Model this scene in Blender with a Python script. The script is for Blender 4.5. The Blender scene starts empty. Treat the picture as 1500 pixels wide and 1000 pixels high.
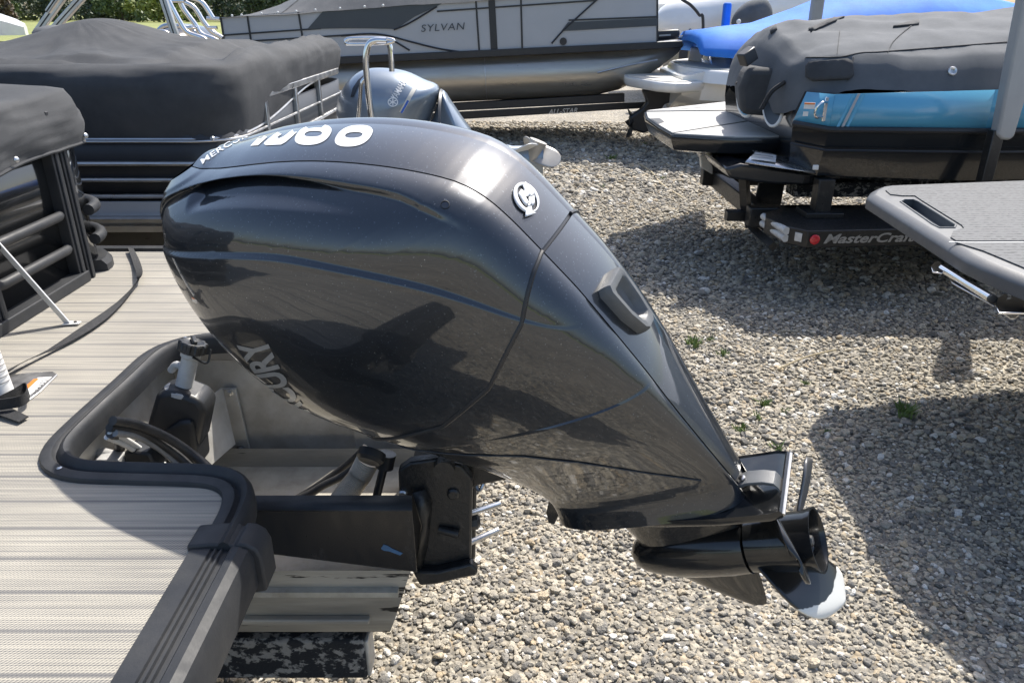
import bpy, bmesh, math, random
import numpy as np
from mathutils import Vector, Matrix
from mathutils.bvhtree import BVHTree
random.seed(7); rng = np.random.default_rng(11)
R = math.radians
scene = bpy.context.scene
col = scene.collection

# ------------------------------------------------------------------ camera
PITCH = R(23.6); FPX = 1100.0; EYE = np.array([0, 0, 2.0])
cd = bpy.data.cameras.new('camera'); cam = bpy.data.objects.new('camera', cd); col.objects.link(cam)
cam.location = EYE; cam.rotation_euler = (R(90) - PITCH, 0, 0)
cd.sensor_width = 36; cd.lens = FPX / 1500 * 36; cd.clip_start = 0.02; cd.clip_end = 2000
scene.camera = cam
# ------------------------------------------------------------------ sky, sun, exposure
TOSUN = Vector((0.37, 0.64, 1.0)).normalized()
w = bpy.data.worlds.new('World'); scene.world = w; w.use_nodes = True
nt = w.node_tree; nt.nodes.clear()
sky = nt.nodes.new('ShaderNodeTexSky'); sky.sky_type = 'NISHITA'; sky.sun_disc = False
sky.sun_elevation = math.asin(TOSUN.z); sky.sun_rotation = math.atan2(TOSUN.x, TOSUN.y)
sky.air_density = 1.0; sky.dust_density = 2.5; sky.ozone_density = 1.0
bgn = nt.nodes.new('ShaderNodeBackground'); bgn.inputs[1].default_value = 0.15
wo = nt.nodes.new('ShaderNodeOutputWorld')
nt.links.new(sky.outputs[0], bgn.inputs[0]); nt.links.new(bgn.outputs[0], wo.inputs[0])
sd = bpy.data.lights.new('sun', 'SUN'); sd.energy = 4.6; sd.angle = R(0.6); sd.color = (1.0, 0.95, 0.87)
sun = bpy.data.objects.new('sun', sd); col.objects.link(sun)
sun.rotation_euler = TOSUN.to_track_quat('Z', 'Y').to_euler(); sun.location = (20, 30, 40)
scene.view_settings.view_transform = 'Standard'; scene.view_settings.look = 'None'
scene.view_settings.exposure = 0.62; scene.view_settings.gamma = 1.0

# ------------------------------------------------------------------ survey helpers
_f = np.array([0, math.cos(PITCH), -math.sin(PITCH)]); _u = np.array([0, math.sin(PITCH), math.cos(PITCH)]); _r = np.array([1., 0, 0])
def ray(u, v): return _r * (u - 750) / FPX + _u * (500 - v) / FPX + _f
def at(u, v, x=None, y=None, z=None):
    d = ray(u, v)
    k = (x - EYE[0]) / d[0] if x is not None else (y - EYE[1]) / d[1] if y is not None else (z - EYE[2]) / d[2]
    return EYE + d * k

# ------------------------------------------------------------------ materials
MATS = {}
def mat(name, c, rough=.5, metal=0., coat=0., c2=None, nscale=8., namt=.5, bump=0., bscale=40., spec=.5, c3=None, n3=3., lo=.35, hi=.65, t3=(.56, .64), rvar=0., aniso=None, coatr=.03, stretch=None, detail=6):
    m = bpy.data.materials.new(name); m.use_nodes = True; n = m.node_tree.nodes; l = m.node_tree.links
    b = n['Principled BSDF']; b.inputs['Base Color'].default_value = (*c, 1)
    b.inputs['Roughness'].default_value = rough; b.inputs['Metallic'].default_value = metal
    b.inputs['Specular IOR Level'].default_value = spec
    b.inputs['Coat Weight'].default_value = coat; b.inputs['Coat Roughness'].default_value = coatr
    tc = n.new('ShaderNodeTexCoord'); src = tc.outputs['Object']
    if stretch:
        mp = n.new('ShaderNodeMapping'); mp.inputs['Scale'].default_value = stretch; l.new(src, mp.inputs[0]); src = mp.outputs[0]
    def noise(s, d=detail):
        t = n.new('ShaderNodeTexNoise'); t.inputs['Scale'].default_value = s; t.inputs['Detail'].default_value = d; t.inputs['Roughness'].default_value = .62
        l.new(src, t.inputs['Vector']); return t
    def rampf(o, a, bb):
        r = n.new('ShaderNodeMapRange'); r.inputs[1].default_value = a; r.inputs[2].default_value = bb; l.new(o, r.inputs[0]); return r.outputs[0]
    cur = None
    if c2 is not None:
        t = noise(nscale); mx = n.new('ShaderNodeMix'); mx.data_type = 'RGBA'
        ml = n.new('ShaderNodeMath'); ml.operation = 'MULTIPLY'; ml.inputs[1].default_value = namt
        l.new(rampf(t.outputs[0], lo, hi), ml.inputs[0]); l.new(ml.outputs[0], mx.inputs[0])
        mx.inputs[6].default_value = (*c, 1); mx.inputs[7].default_value = (*c2, 1); cur = mx.outputs[2]
        if c3 is not None:
            tn3 = noise(n3); m3 = n.new('ShaderNodeMix'); m3.data_type = 'RGBA'; l.new(rampf(tn3.outputs[0], *t3), m3.inputs[0])
            l.new(cur, m3.inputs[6]); m3.inputs[7].default_value = (*c3, 1); cur = m3.outputs[2]
        l.new(cur, b.inputs['Base Color'])
    if rvar:
        t = noise(nscale * 1.7); rr = n.new('ShaderNodeMapRange'); rr.inputs[1].default_value = .3; rr.inputs[2].default_value = .7
        rr.inputs[3].default_value = max(0, rough - rvar); rr.inputs[4].default_value = min(1, rough + rvar); l.new(t.outputs[0], rr.inputs[0]); l.new(rr.outputs[0], b.inputs['Roughness'])
    if bump:
        t = noise(bscale, 3); bp = n.new('ShaderNodeBump'); bp.inputs['Strength'].default_value = bump; bp.inputs['Distance'].default_value = .01
        l.new(t.outputs[0], bp.inputs['Height']); l.new(bp.outputs[0], b.inputs['Normal'])
    MATS[name] = m; return m

mat('plastic_black', (.018, .019, .021), .42, c2=(.05, .05, .05), nscale=14, namt=.35, bump=.06, bscale=220, rvar=.1)
mat('rim_black', (.022, .024, .028), .55, spec=.35, c2=(.06, .06, .06), nscale=9, namt=.45, bump=.05, bscale=160, rvar=.1)
mat('gloss_black', (.010, .011, .012), .14, coat=.6, c2=(.03, .03, .03), nscale=6, namt=.4, rvar=.05)
mat('hull_black', (.012, .014, .017), .18, coat=.5, c2=(.02, .022, .025), nscale=3, namt=.5)
mat('steel_black', (.016, .017, .018), .38, c2=(.07, .065, .06), nscale=30, namt=.5, lo=.55, hi=.72, bump=.15, bscale=90, rvar=.12)
mat('pod_black', (.008, .009, .011), .2, c2=(.06, .06, .06), nscale=22, namt=.35, lo=.6, hi=.75, stretch=(1, 1, .35), rvar=.08)
mat('alu', (.62, .62, .62), .38, 1., c2=(.42, .40, .37), nscale=7, namt=.6, bump=.05, bscale=60, rvar=.12)
mat('alu_dirty', (.58, .565, .53), .5, .3, c2=(.36, .335, .29), nscale=9, namt=.75, bump=.12, bscale=50, rvar=.12)
mat('alu_floor', (.44, .41, .34), .75, .0, c2=(.26, .235, .19), nscale=11, namt=.8, c3=(.43, .40, .35), n3=5, bump=.2, bscale=60)
mat('tube_dirty', (.46, .43, .37), .52, .15, c2=(.15, .14, .12), nscale=5, namt=.7, c3=(.014, .014, .014), n3=9, t3=(.535, .56), stretch=(.3, 1, 2.0), bump=.15, bscale=70)
mat('tube_clean', (.47, .445, .40), .36, .8, c2=(.33, .30, .255), nscale=2.2, namt=.8, stretch=(.3, 1, 2.), rvar=.1)
mat('bunk_carpet', (.016, .018, .022), .9, c2=(.30, .29, .27), nscale=34, namt=.9, lo=.52, hi=.58, bump=.5, bscale=150, stretch=(.7, 1, 1))
mat('chrome', (.78, .78, .78), .08, 1., c2=(.6, .6, .6), nscale=10, namt=.4)
mat('steel_silver', (.60, .61, .62), .3, 1., c2=(.42, .42, .43), nscale=14, namt=.6, rvar=.1)
mat('white_paint', (.74, .74, .73), .35, c2=(.6, .59, .57), nscale=6, namt=.5)
mat('white_gel', (.76, .76, .75), .22, coat=.3, c2=(.66, .655, .64), nscale=3, namt=.6)
mat('decal_white', (.74, .75, .76), .4, c2=(.62, .63, .64), nscale=50, namt=.5)
mat('decal_silver', (.40, .41, .42), .3, .5, c2=(.3, .31, .32), nscale=40, namt=.5)
mat('canvas_black', (.034, .037, .042), .86, c2=(.062, .064, .068), nscale=5, namt=.8, bump=.22, bscale=420, detail=9)
mat('canvas_grey', (.075, .08, .088), .85, c2=(.115, .118, .124), nscale=4, namt=.8, bump=.22, bscale=300, detail=9)
mat('canvas_charcoal', (.075, .084, .096), .85, c2=(.11, .119, .132), nscale=4, namt=.8, bump=.25, bscale=300, detail=9)
mat('canvas_blue', (.020, .16, .62), .75, c2=(.035, .22, .72), nscale=5, namt=.7, bump=.2, bscale=250)
mat('webbing', (.014, .015, .017), .8, c2=(.035, .035, .037), nscale=60, namt=.6, bump=.4, bscale=500)
mat('panel_grey', (.40, .41, .43), .38, c2=(.36, .37, .39), nscale=2, namt=.6)
mat('panel_dark', (.045, .055, .068), .3, c2=(.06, .07, .08), nscale=3, namt=.5)
mat('line_black', (.018, .02, .024), .4, c2=(.03, .03, .033), nscale=9, namt=.5)
mat('cyan_paint', (.10, .36, .56), .25, coat=.4, c2=(.11, .39, .59), nscale=2, namt=.5)
mat('platform_grey', (.085, .09, .097), .45, c2=(.105, .11, .116), nscale=12, namt=.6, bump=.05, bscale=160, rvar=.08)
mat('platform_white', (.42, .415, .40), .6, c2=(.35, .345, .33), nscale=10, namt=.6, bump=.1, bscale=250)
mat('pad_cream', (.60, .58, .52), .6, c2=(.52, .50, .45), nscale=8, namt=.6)
mat('label_white', (.72, .72, .70), .4, c2=(.63, .62, .6), nscale=20, namt=.4)
mat('label_orange', (.72, .20, .04), .45, c2=(.6, .16, .03), nscale=20, namt=.4)
mat('print_grey', (.22, .22, .22), .5, c2=(.3, .3, .3), nscale=40, namt=.5)
mat('rubber_hose', (.022, .022, .023), .5, c2=(.08, .075, .07), nscale=25, namt=.5, bump=.15, bscale=120)
mat('hose_grey', (.30, .30, .30), .45, c2=(.17, .165, .16), nscale=18, namt=.6)
mat('conduit_tan', (.56, .50, .40), .6, c2=(.36, .32, .26), nscale=14, namt=.6)
mat('filler_grey', (.46, .46, .45), .5, c2=(.3, .295, .285), nscale=18, namt=.7, bump=.1, bscale=90)
mat('tail_red', (.62, .03, .04), .25, coat=.4, c2=(.5, .02, .03), nscale=30, namt=.5)
mat('lens_clear', (.62, .62, .60), .22, c2=(.45, .45, .44), nscale=30, namt=.6)
mat('yam_blue', (.20, .245, .30), .32, .55, coat=.6, c2=(.23, .275, .33), nscale=3, namt=.5)
mat('yam_dark', (.02, .024, .03), .4, c2=(.03, .033, .04), nscale=6, namt=.5)
mat('blue_stripe', (.02, .10, .45), .35, c2=(.02, .12, .5), nscale=9, namt=.5)
mat('prop_grey', (.42, .40, .37), .4, .4, c2=(.3, .28, .25), nscale=14, namt=.6)
mat('prop_bare', (.13, .13, .13), .35, .4, coat=.2, c2=(.20, .195, .19), nscale=20, namt=.7, rvar=.1)
mat('motor_grey', (.10, .105, .108), .45, c2=(.14, .145, .15), nscale=30, namt=.5, bump=.08, bscale=260)
mat('glass_dark', (.03, .035, .04), .05, coat=.5, c2=(.04, .045, .05), nscale=4, namt=.5)
mat('board_grey', (.30, .30, .29), .5, c2=(.22, .22, .215), nscale=8, namt=.6)
mat('post_grey', (.34, .345, .345), .5, c2=(.26, .265, .27), nscale=6, namt=.6, stretch=(1, 1, .3))
mat('bark', (.10, .075, .055), .9, c2=(.05, .04, .03), nscale=12, namt=.8, bump=.5, bscale=30)
mat('blue_smear', (.05, .14, .28), .5, c2=(.03, .08, .16), nscale=30, namt=.6)

def mat_cowl():   # near-black metallic paint under clear coat, with flake and water spotting
    m = mat('cowl_black', (.018, .023, .031), .38, .6, coat=1., coatr=.02, spec=.5); m.node_tree.nodes['Principled BSDF'].inputs['Coat IOR'].default_value = 1.68; n = m.node_tree.nodes; l = m.node_tree.links; b = n['Principled BSDF']
    tc = n.new('ShaderNodeTexCoord')
    vo = n.new('ShaderNodeTexVoronoi'); vo.inputs['Scale'].default_value = 420; l.new(tc.outputs['Object'], vo.inputs['Vector'])
    rp = n.new('ShaderNodeMapRange'); rp.inputs[1].default_value = .86; rp.inputs[2].default_value = 1.; l.new(vo.outputs['Color'], rp.inputs[0])
    mx = n.new('ShaderNodeMix'); mx.data_type = 'RGBA'; l.new(rp.outputs[0], mx.inputs[0]); mx.inputs[6].default_value = (.018, .023, .031, 1); mx.inputs[7].default_value = (.10, .12, .145, 1)
    # dust specks
    v2 = n.new('ShaderNodeTexVoronoi'); v2.inputs['Scale'].default_value = 75; l.new(tc.outputs['Object'], v2.inputs['Vector'])
    r2 = n.new('ShaderNodeMapRange'); r2.inputs[1].default_value = .095; r2.inputs[2].default_value = .05; l.new(v2.outputs['Distance'], r2.inputs[0])
    n2 = n.new('ShaderNodeTexNoise'); n2.inputs['Scale'].default_value = 9; l.new(tc.outputs['Object'], n2.inputs['Vector'])
    g2 = n.new('ShaderNodeMapRange'); g2.inputs[1].default_value = .5; g2.inputs[2].default_value = .66; l.new(n2.outputs[0], g2.inputs[0])
    mm = n.new('ShaderNodeMath'); mm.operation = 'MULTIPLY'; l.new(r2.outputs[0], mm.inputs[0]); l.new(g2.outputs[0], mm.inputs[1])
    m3 = n.new('ShaderNodeMix'); m3.data_type = 'RGBA'; l.new(mm.outputs[0], m3.inputs[0]); l.new(mx.outputs[2], m3.inputs[6]); m3.inputs[7].default_value = (.32, .32, .31, 1)
    l.new(m3.outputs[2], b.inputs['Base Color'])
    cr = n.new('ShaderNodeMapRange'); cr.inputs[1].default_value = .3; cr.inputs[2].default_value = .75; cr.inputs[3].default_value = .015; cr.inputs[4].default_value = .07
    l.new(n2.outputs[0], cr.inputs[0]); l.new(cr.outputs[0], b.inputs['Coat Roughness'])
mat_cowl()

def mat_leg():   # painted aluminium leg, a little dusty
    mat('leg_black', (.016, .017, .018), .2, .3, coat=.5, c2=(.06, .058, .052), nscale=16, namt=.5, lo=.5, hi=.75, rvar=.08, bump=.02, bscale=30)
mat_leg()

def mat_weave():   # woven vinyl deck: pale slanted strands in rows, grey seam lines along the boat
    m = mat('deck_weave', (.58, .55, .48), .65); n = m.node_tree.nodes; l = m.node_tree.links; b = n['Principled BSDF']
    tc = n.new('ShaderNodeTexCoord'); sp = n.new('ShaderNodeSeparateXYZ'); l.new(tc.outputs['Object'], sp.inputs[0])
    def M(op, a, bb=None, c=None):
        k = n.new('ShaderNodeMath'); k.operation = op
        for i, v in enumerate((a, bb, c)):
            if v is None: continue
            if isinstance(v, (int, float)): k.inputs[i].default_value = v
            else: l.new(v, k.inputs[i])
        return k.outputs[0]
    x, y = sp.outputs[0], sp.outputs[1]
    nz = n.new('ShaderNodeTexNoise'); nz.inputs['Scale'].default_value = 55; nz.inputs['Detail'].default_value = 3; l.new(tc.outputs['Object'], nz.inputs[0])
    st = n.new('ShaderNodeMapping'); st.inputs['Scale'].default_value = (2.5, 130, 1); l.new(tc.outputs['Object'], st.inputs[0])
    nr = n.new('ShaderNodeTexNoise'); nr.inputs['Scale'].default_value = 1; nr.inputs['Detail'].default_value = 3; l.new(st.outputs[0], nr.inputs[0])
    row = M('SINE', M('MULTIPLY', y, 2 * math.pi / .0046))
    dg = M('SINE', M('ADD', M('MULTIPLY', M('ADD', x, M('MULTIPLY', y, -.75)), 2 * math.pi / .0066), M('MULTIPLY', nz.outputs[0], 2.2)))
    f = M('ADD', M('MULTIPLY', dg, .46), M('MULTIPLY', row, .30))
    f = M('ADD', f, M('MULTIPLY', M('SUBTRACT', nr.outputs[0], .5), 1.9))
    k = n.new('ShaderNodeMapRange'); k.inputs[1].default_value = -.75; k.inputs[2].default_value = .45; l.new(f, k.inputs[0])
    # seams every 87 mm
    fr = M('ABSOLUTE', M('SUBTRACT', M('FRACT', M('DIVIDE', y, .0868)), .5))
    sm = n.new('ShaderNodeMapRange'); sm.inputs[1].default_value = .035; sm.inputs[2].default_value = .055; l.new(fr, sm.inputs[0])
    sm2 = M('ADD', M('MULTIPLY', sm.outputs[0], .72), .28)
    mx = n.new('ShaderNodeMix'); mx.data_type = 'RGBA'; l.new(M('MULTIPLY', k.outputs[0], sm2), mx.inputs[0])
    mx.inputs[6].default_value = (.105, .105, .11, 1); mx.inputs[7].default_value = (.42, .39, .325, 1)
    ng = n.new('ShaderNodeTexNoise'); ng.inputs['Scale'].default_value = 3; ng.inputs['Detail'].default_value = 6; l.new(tc.outputs['Object'], ng.inputs[0])
    gr = n.new('ShaderNodeMapRange'); gr.inputs[1].default_value = .3; gr.inputs[2].default_value = .7; gr.inputs[3].default_value = .84; gr.inputs[4].default_value = 1.06; l.new(ng.outputs[0], gr.inputs[0])
    mv = n.new('ShaderNodeMix'); mv.data_type = 'RGBA'; mv.blend_type = 'MULTIPLY'; mv.inputs[0].default_value = 1; l.new(mx.outputs[2], mv.inputs[6]); l.new(gr.outputs[0], mv.inputs[7])
    l.new(mv.outputs[2], b.inputs['Base Color'])
    bp = n.new('ShaderNodeBump'); bp.inputs['Strength'].default_value = .35; bp.inputs['Distance'].default_value = .002; l.new(k.outputs[0], bp.inputs['Height']); l.new(bp.outputs[0], b.inputs['Normal'])
mat_weave()

def mat_gravel(name, inst):
    m = mat(name, (.3, .28, .24), .85); n = m.node_tree.nodes; l = m.node_tree.links; b = n['Principled BSDF']
    ramp = n.new('ShaderNodeValToRGB'); e = ramp.color_ramp.elements
    cols = [(0, (.12, .115, .105)), (.15, (.24, .225, .20)), (.36, (.33, .30, .245)), (.58, (.42, .38, .305)), (.76, (.49, .44, .35)), (.87, (.43, .345, .23)), (.93, (.60, .565, .50)), (1, (.68, .665, .62))]
    while len(e) < len(cols): e.new(.5)
    for q, (p_, c_) in zip(e, cols): q.position = p_; q.color = (*c_, 1)
    tc = n.new('ShaderNodeTexCoord')
    nz = n.new('ShaderNodeTexNoise'); nz.inputs['Detail'].default_value = 4; l.new(tc.outputs['Object'], nz.inputs[0])
    mv = n.new('ShaderNodeMix'); mv.data_type = 'RGBA'; mv.blend_type = 'MULTIPLY'; mv.inputs[0].default_value = 1
    gr = n.new('ShaderNodeMapRange'); gr.inputs[1].default_value = .3; gr.inputs[2].default_value = .7; gr.inputs[3].default_value = .72; gr.inputs[4].default_value = 1.15
    l.new(nz.outputs[0], gr.inputs[0])
    if inst:
        oi = n.new('ShaderNodeObjectInfo'); l.new(oi.outputs['Random'], ramp.inputs[0]); nz.inputs['Scale'].default_value = 3.0
        bp = n.new('ShaderNodeBump'); bp.inputs['Strength'].default_value = .35; bp.inputs['Distance'].default_value = .15
        n2 = n.new('ShaderNodeTexNoise'); n2.inputs['Scale'].default_value = 4; n2.inputs['Detail'].default_value = 3; l.new(tc.outputs['Object'], n2.inputs[0]); l.new(n2.outputs[0], bp.inputs['Height']); l.new(bp.outputs[0], b.inputs['Normal'])
    else:
        nz.inputs['Scale'].default_value = 1.1
        vo = n.new('ShaderNodeTexVoronoi'); vo.inputs['Scale'].default_value = 34; l.new(tc.outputs['Object'], vo.inputs['Vector'])
        l.new(vo.outputs['Color'], ramp.inputs[0])
        v2 = n.new('ShaderNodeTexVoronoi'); v2.inputs['Scale'].default_value = 34; l.new(tc.outputs['Object'], v2.inputs['Vector'])
        dk = n.new('ShaderNodeMapRange'); dk.inputs[1].default_value = .25; dk.inputs[2].default_value = .7; dk.inputs[3].default_value = 1; dk.inputs[4].default_value = .55; l.new(v2.outputs['Distance'], dk.inputs[0])
        bp = n.new('ShaderNodeBump'); bp.invert = True; bp.inputs['Strength'].default_value = 1; bp.inputs['Distance'].default_value = .012; l.new(v2.outputs['Distance'], bp.inputs['Height']); l.new(bp.outputs[0], b.inputs['Normal'])
        mm = n.new('ShaderNodeMath'); mm.operation = 'MULTIPLY'; l.new(gr.outputs[0], mm.inputs[0]); l.new(dk.outputs[0], mm.inputs[1])
    l.new(ramp.outputs[0], mv.inputs[6]); l.new((mm if not inst else gr).outputs[0], mv.inputs[7]); l.new(mv.outputs[2], b.inputs['Base Color'])
mat_gravel('stone', True); mat_gravel('gravel_ground', False)

def mat_leaf(name, a, bcol):
    m = mat(name, a, .6, c2=bcol, nscale=.8, namt=.9); b = m.node_tree.nodes['Principled BSDF']
    oi = m.node_tree.nodes.new('ShaderNodeTexNoise')
mat('leaf_dark', (.05, .075, .042), .65, c2=(.09, .115, .065), nscale=.6, namt=.9)
mat('leaf_mid', (.08, .12, .045), .6, c2=(.13, .175, .065), nscale=.7, namt=.9)
mat('leaf_yellow', (.17, .21, .05), .6, c2=(.24, .27, .07), nscale=.7, namt=.9)
mat('leaf_rust', (.13, .095, .07), .65, c2=(.17, .13, .09), nscale=.7, namt=.9)
mat('field_grass', (.17, .20, .055), .9, c2=(.26, .27, .08), nscale=.15, namt=.9, c3=(.22, .21, .075), n3=.4, stretch=(1, .25, 1))
mat('weed', (.11, .17, .045), .7, c2=(.18, .24, .07), nscale=20, namt=.8)
mat('straw', (.45, .38, .25), .8, c2=(.3, .25, .16), nscale=20, namt=.8)

# prop paint with the white worn tip
def mat_worn():
    m = mat('prop_worn', (.012, .013, .014), .25, coat=.4); n = m.node_tree.nodes; l = m.node_tree.links; b = n['Principled BSDF']
    a = n.new('ShaderNodeAttribute'); a.attribute_name = 'span'; tc = n.new('ShaderNodeTexCoord')
    nz = n.new('ShaderNodeTexNoise'); nz.inputs['Scale'].default_value = 60; nz.inputs['Detail'].default_value = 8; l.new(tc.outputs['Object'], nz.inputs[0])
    s = n.new('ShaderNodeMath'); s.operation = 'MULTIPLY_ADD'; l.new(nz.outputs[0], s.inputs[0]); s.inputs[1].default_value = .10; l.new(a.outputs['Fac'], s.inputs[2])
    r = n.new('ShaderNodeMapRange'); r.inputs[1].default_value = .72; r.inputs[2].default_value = .735; l.new(s.outputs[0], r.inputs[0])
    mx = n.new('ShaderNodeMix'); mx.data_type = 'RGBA'; l.new(r.outputs[0], mx.inputs[0]); mx.inputs[6].default_value = (.012, .013, .014, 1); mx.inputs[7].default_value = (.66, .66, .62, 1)
    l.new(mx.outputs[2], b.inputs['Base Color'])
    r2 = n.new('ShaderNodeMapRange'); r2.inputs[3].default_value = .22; r2.inputs[4].default_value = .6; l.new(r.outputs[0], r2.inputs[0]); l.new(r2.outputs[0], b.inputs['Roughness'])
mat_worn()

def mat_mat():   # grooved foam mat of the near swim platform
    m = mat('platform_mat', (.27, .275, .28), .75); n = m.node_tree.nodes; l = m.node_tree.links; b = n['Principled BSDF']
    tc = n.new('ShaderNodeTexCoord'); mp = n.new('ShaderNodeMapping'); mp.inputs['Scale'].default_value = (26, 90, 1); l.new(tc.outputs['Object'], mp.inputs[0])
    nz = n.new('ShaderNodeTexNoise'); nz.inputs['Scale'].default_value = 1.6; nz.inputs['Detail'].default_value = 2; l.new(mp.outputs[0], nz.inputs[0])
    sp = n.new('ShaderNodeSeparateXYZ'); l.new(tc.outputs['Object'], sp.inputs[0])
    k = n.new('ShaderNodeMath'); k.operation = 'MULTIPLY'; k.inputs[1].default_value = 2 * math.pi / .040; l.new(sp.outputs[1], k.inputs[0])
    s = n.new('ShaderNodeMath'); s.operation = 'SINE'; l.new(k.outputs[0], s.inputs[0])
    a = n.new('ShaderNodeMapRange'); a.inputs[1].default_value = .0; a.inputs[2].default_value = .3; l.new(s.outputs[0], a.inputs[0])
    r = n.new('ShaderNodeMapRange'); r.inputs[1].default_value = .50; r.inputs[2].default_value = .54; l.new(nz.outputs[0], r.inputs[0])
    q = n.new('ShaderNodeMath'); q.operation = 'MULTIPLY'; l.new(a.outputs[0], q.inputs[0]); l.new(r.outputs[0], q.inputs[1])
    mx = n.new('ShaderNodeMix'); mx.data_type = 'RGBA'; l.new(q.outputs[0], mx.inputs[0]); mx.inputs[6].default_value = (.105, .11, .116, 1); mx.inputs[7].default_value = (.03, .033, .037, 1); l.new(mx.outputs[2], b.inputs['Base Color'])
mat_mat()

# ------------------------------------------------------------------ mesh helpers (all in world metres; children are stored relative to their thing)
BASE = {}
class MB:
    def __init__(s): s.v = []; s.f = []
    def add(s, v, f):
        o = len(s.v); s.v += [tuple(map(float, p)) for p in v]; s.f += [tuple(i + o for i in q) for q in f]; return s
    def box(s, x0, x1, y0, y1, z0, z1):
        return s.add([(x, y, z) for x in (x0, x1) for y in (y0, y1) for z in (z0, z1)], [(0, 1, 3, 2), (4, 6, 7, 5), (0, 4, 5, 1), (2, 3, 7, 6), (0, 2, 6, 4), (1, 5, 7, 3)])
    def obox(s, c, ax, ay, az):
        c, ax, ay, az = map(np.array, (c, ax, ay, az))
        return s.add([c + i * ax + j * ay + k * az for i in (-1, 1) for j in (-1, 1) for k in (-1, 1)], [(0, 1, 3, 2), (4, 6, 7, 5), (0, 4, 5, 1), (2, 3, 7, 6), (0, 2, 6, 4), (1, 5, 7, 3)])
    def prism(s, poly, d):   # poly: world points, d: extrusion vector
        n = len(poly); d = np.array(d)
        v = [np.array(p) for p in poly] + [np.array(p) + d for p in poly]
        return s.add(v, [tuple(range(n - 1, -1, -1)), tuple(range(n, 2 * n))] + [(i, (i + 1) % n, n + (i + 1) % n, n + i) for i in range(n)])
    def rings(s, rs, cap=True, closed=True):
        n = len(rs[0]); v = [p for r_ in rs for p in r_]; f = []
        for i in range(len(rs) - 1):
            for j in range(n if closed else n - 1):
                a, b = i * n + j, i * n + (j + 1) % n; f.append((a, b, b + n, a + n))
        if cap and closed: f += [tuple(range(n - 1, -1, -1)), tuple(range((len(rs) - 1) * n, len(rs) * n))]
        return s.add(v, f)
    def tube(s, path, r, n=10, cap=True, flat=None):
        P = [np.array(p, float) for p in path]; rs = []; m = len(P); up = None
        for i, p in enumerate(P):
            t = P[min(i + 1, m - 1)] - P[max(i - 1, 0)]; t = t / (np.linalg.norm(t) + 1e-12)
            if up is None:
                up = np.array([0, 0, 1.]) if abs(t[2]) < .9 else np.array([1., 0, 0])
            a = np.cross(t, up); a /= np.linalg.norm(a) + 1e-12; b = np.cross(a, t); up = b
            rr = r[i] if isinstance(r, (list, tuple, np.ndarray)) else r
            fl = flat or 1.
            rs.append([p + rr * (math.cos(q) * a + fl * math.sin(q) * b) for q in [2 * math.pi * j / n for j in range(n)]])
        return s.rings(rs, cap)
    def lathe(s, prof, o, ax, n=24, cap=True):   # prof: (distance along axis, radius)
        o = np.array(o, float); ax = np.array(ax, float); ax /= np.linalg.norm(ax)
        t = np.array([0, 0, 1.]) if abs(ax[2]) < .9 else np.array([1., 0, 0]); a = np.cross(ax, t); a /= np.linalg.norm(a); b = np.cross(ax, a)
        return s.rings([[o + ax * h + rr * (math.cos(q) * a + math.sin(q) * b) for q in [2 * math.pi * j / n for j in range(n)]] for h, rr in prof], cap)
    def grid(s, fn, nu, nv, closeu=False):
        v = [fn(i / nu, j / nv) for i in range(nu + 1) for j in range(nv + 1)]
        return s.add(v, [(i * (nv + 1) + j, (i + 1) * (nv + 1) + j, (i + 1) * (nv + 1) + j + 1, i * (nv + 1) + j + 1) for i in range(nu) for j in range(nv)])
    def ribbon(s, path, wv, th):   # flat strap: path points, half width vector(s), thickness
        top = []; rs = []
        for i, p in enumerate(path):
            wv_ = np.array(wv[i] if isinstance(wv, list) else wv); p = np.array(p)
            rs.append([p - wv_, p + wv_, p + wv_ + (0, 0, th), p - wv_ + (0, 0, th)])
        return s.rings(rs)
def obj(name, mb, m, parent=None, smooth=40, bevel=0., seg=2, solid=0., label=None, kind=None):
    base = BASE.get(parent.name, np.zeros(3)) if parent else np.zeros(3)
    v = np.array(mb.v) - base
    me = bpy.data.meshes.new(name); me.from_pydata([tuple(p) for p in v], [], mb.f)
    if isinstance(m, str): m = MATS[m]
    me.materials.append(m)
    bm = bmesh.new(); bm.from_mesh(me); bmesh.ops.recalc_face_normals(bm, faces=bm.faces); bm.to_mesh(me); bm.free()
    o = bpy.data.objects.new(name, me); col.objects.link(o)
    if smooth:
        me.shade_smooth(); me.set_sharp_from_angle(angle=R(smooth))
    if solid:
        md = o.modifiers.new('solid', 'SOLIDIFY'); md.thickness = solid; md.offset = 0
    if bevel:
        md = o.modifiers.new('bevel', 'BEVEL'); md.width = bevel; md.segments = seg; md.limit_method = 'ANGLE'; md.angle_limit = R(35); md.harden_normals = False
    if parent: o.parent = parent
    BASE[o.name] = base
    if label: o['label'] = label
    if kind: o['kind'] = kind
    return o
def thing(name, loc, label, cat, group=None):
    o = bpy.data.objects.new(name, None); col.objects.link(o); o.location = loc; BASE[o.name] = np.array(loc, float)
    o.empty_display_size = .1; o['label'] = label; o['category'] = cat
    if group: o['group'] = group
    return o
def tag(o, label, cat, group=None):
    o['label'] = label; o['category'] = cat
    if group: o['group'] = group
    return o
def spline(pts, n, closed=False):   # Catmull-Rom resample
    P = [np.array(p, float) for p in pts]
    if not closed: P = [2 * P[0] - P[1]] + P + [2 * P[-1] - P[-2]]
    else: P = [P[-1]] + P + P[:2]
    out = []; seg = len(P) - 3
    for i in range(n + (0 if closed else 1)):
        t = i / n * seg; k = min(int(t), seg - 1); t -= k; a, b, c, d = P[k:k + 4]
        out.append(.5 * (2 * b + (c - a) * t + (2 * a - 5 * b + 4 * c - d) * t * t + (3 * b - a - 3 * c + d) * t ** 3))
    return out
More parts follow.
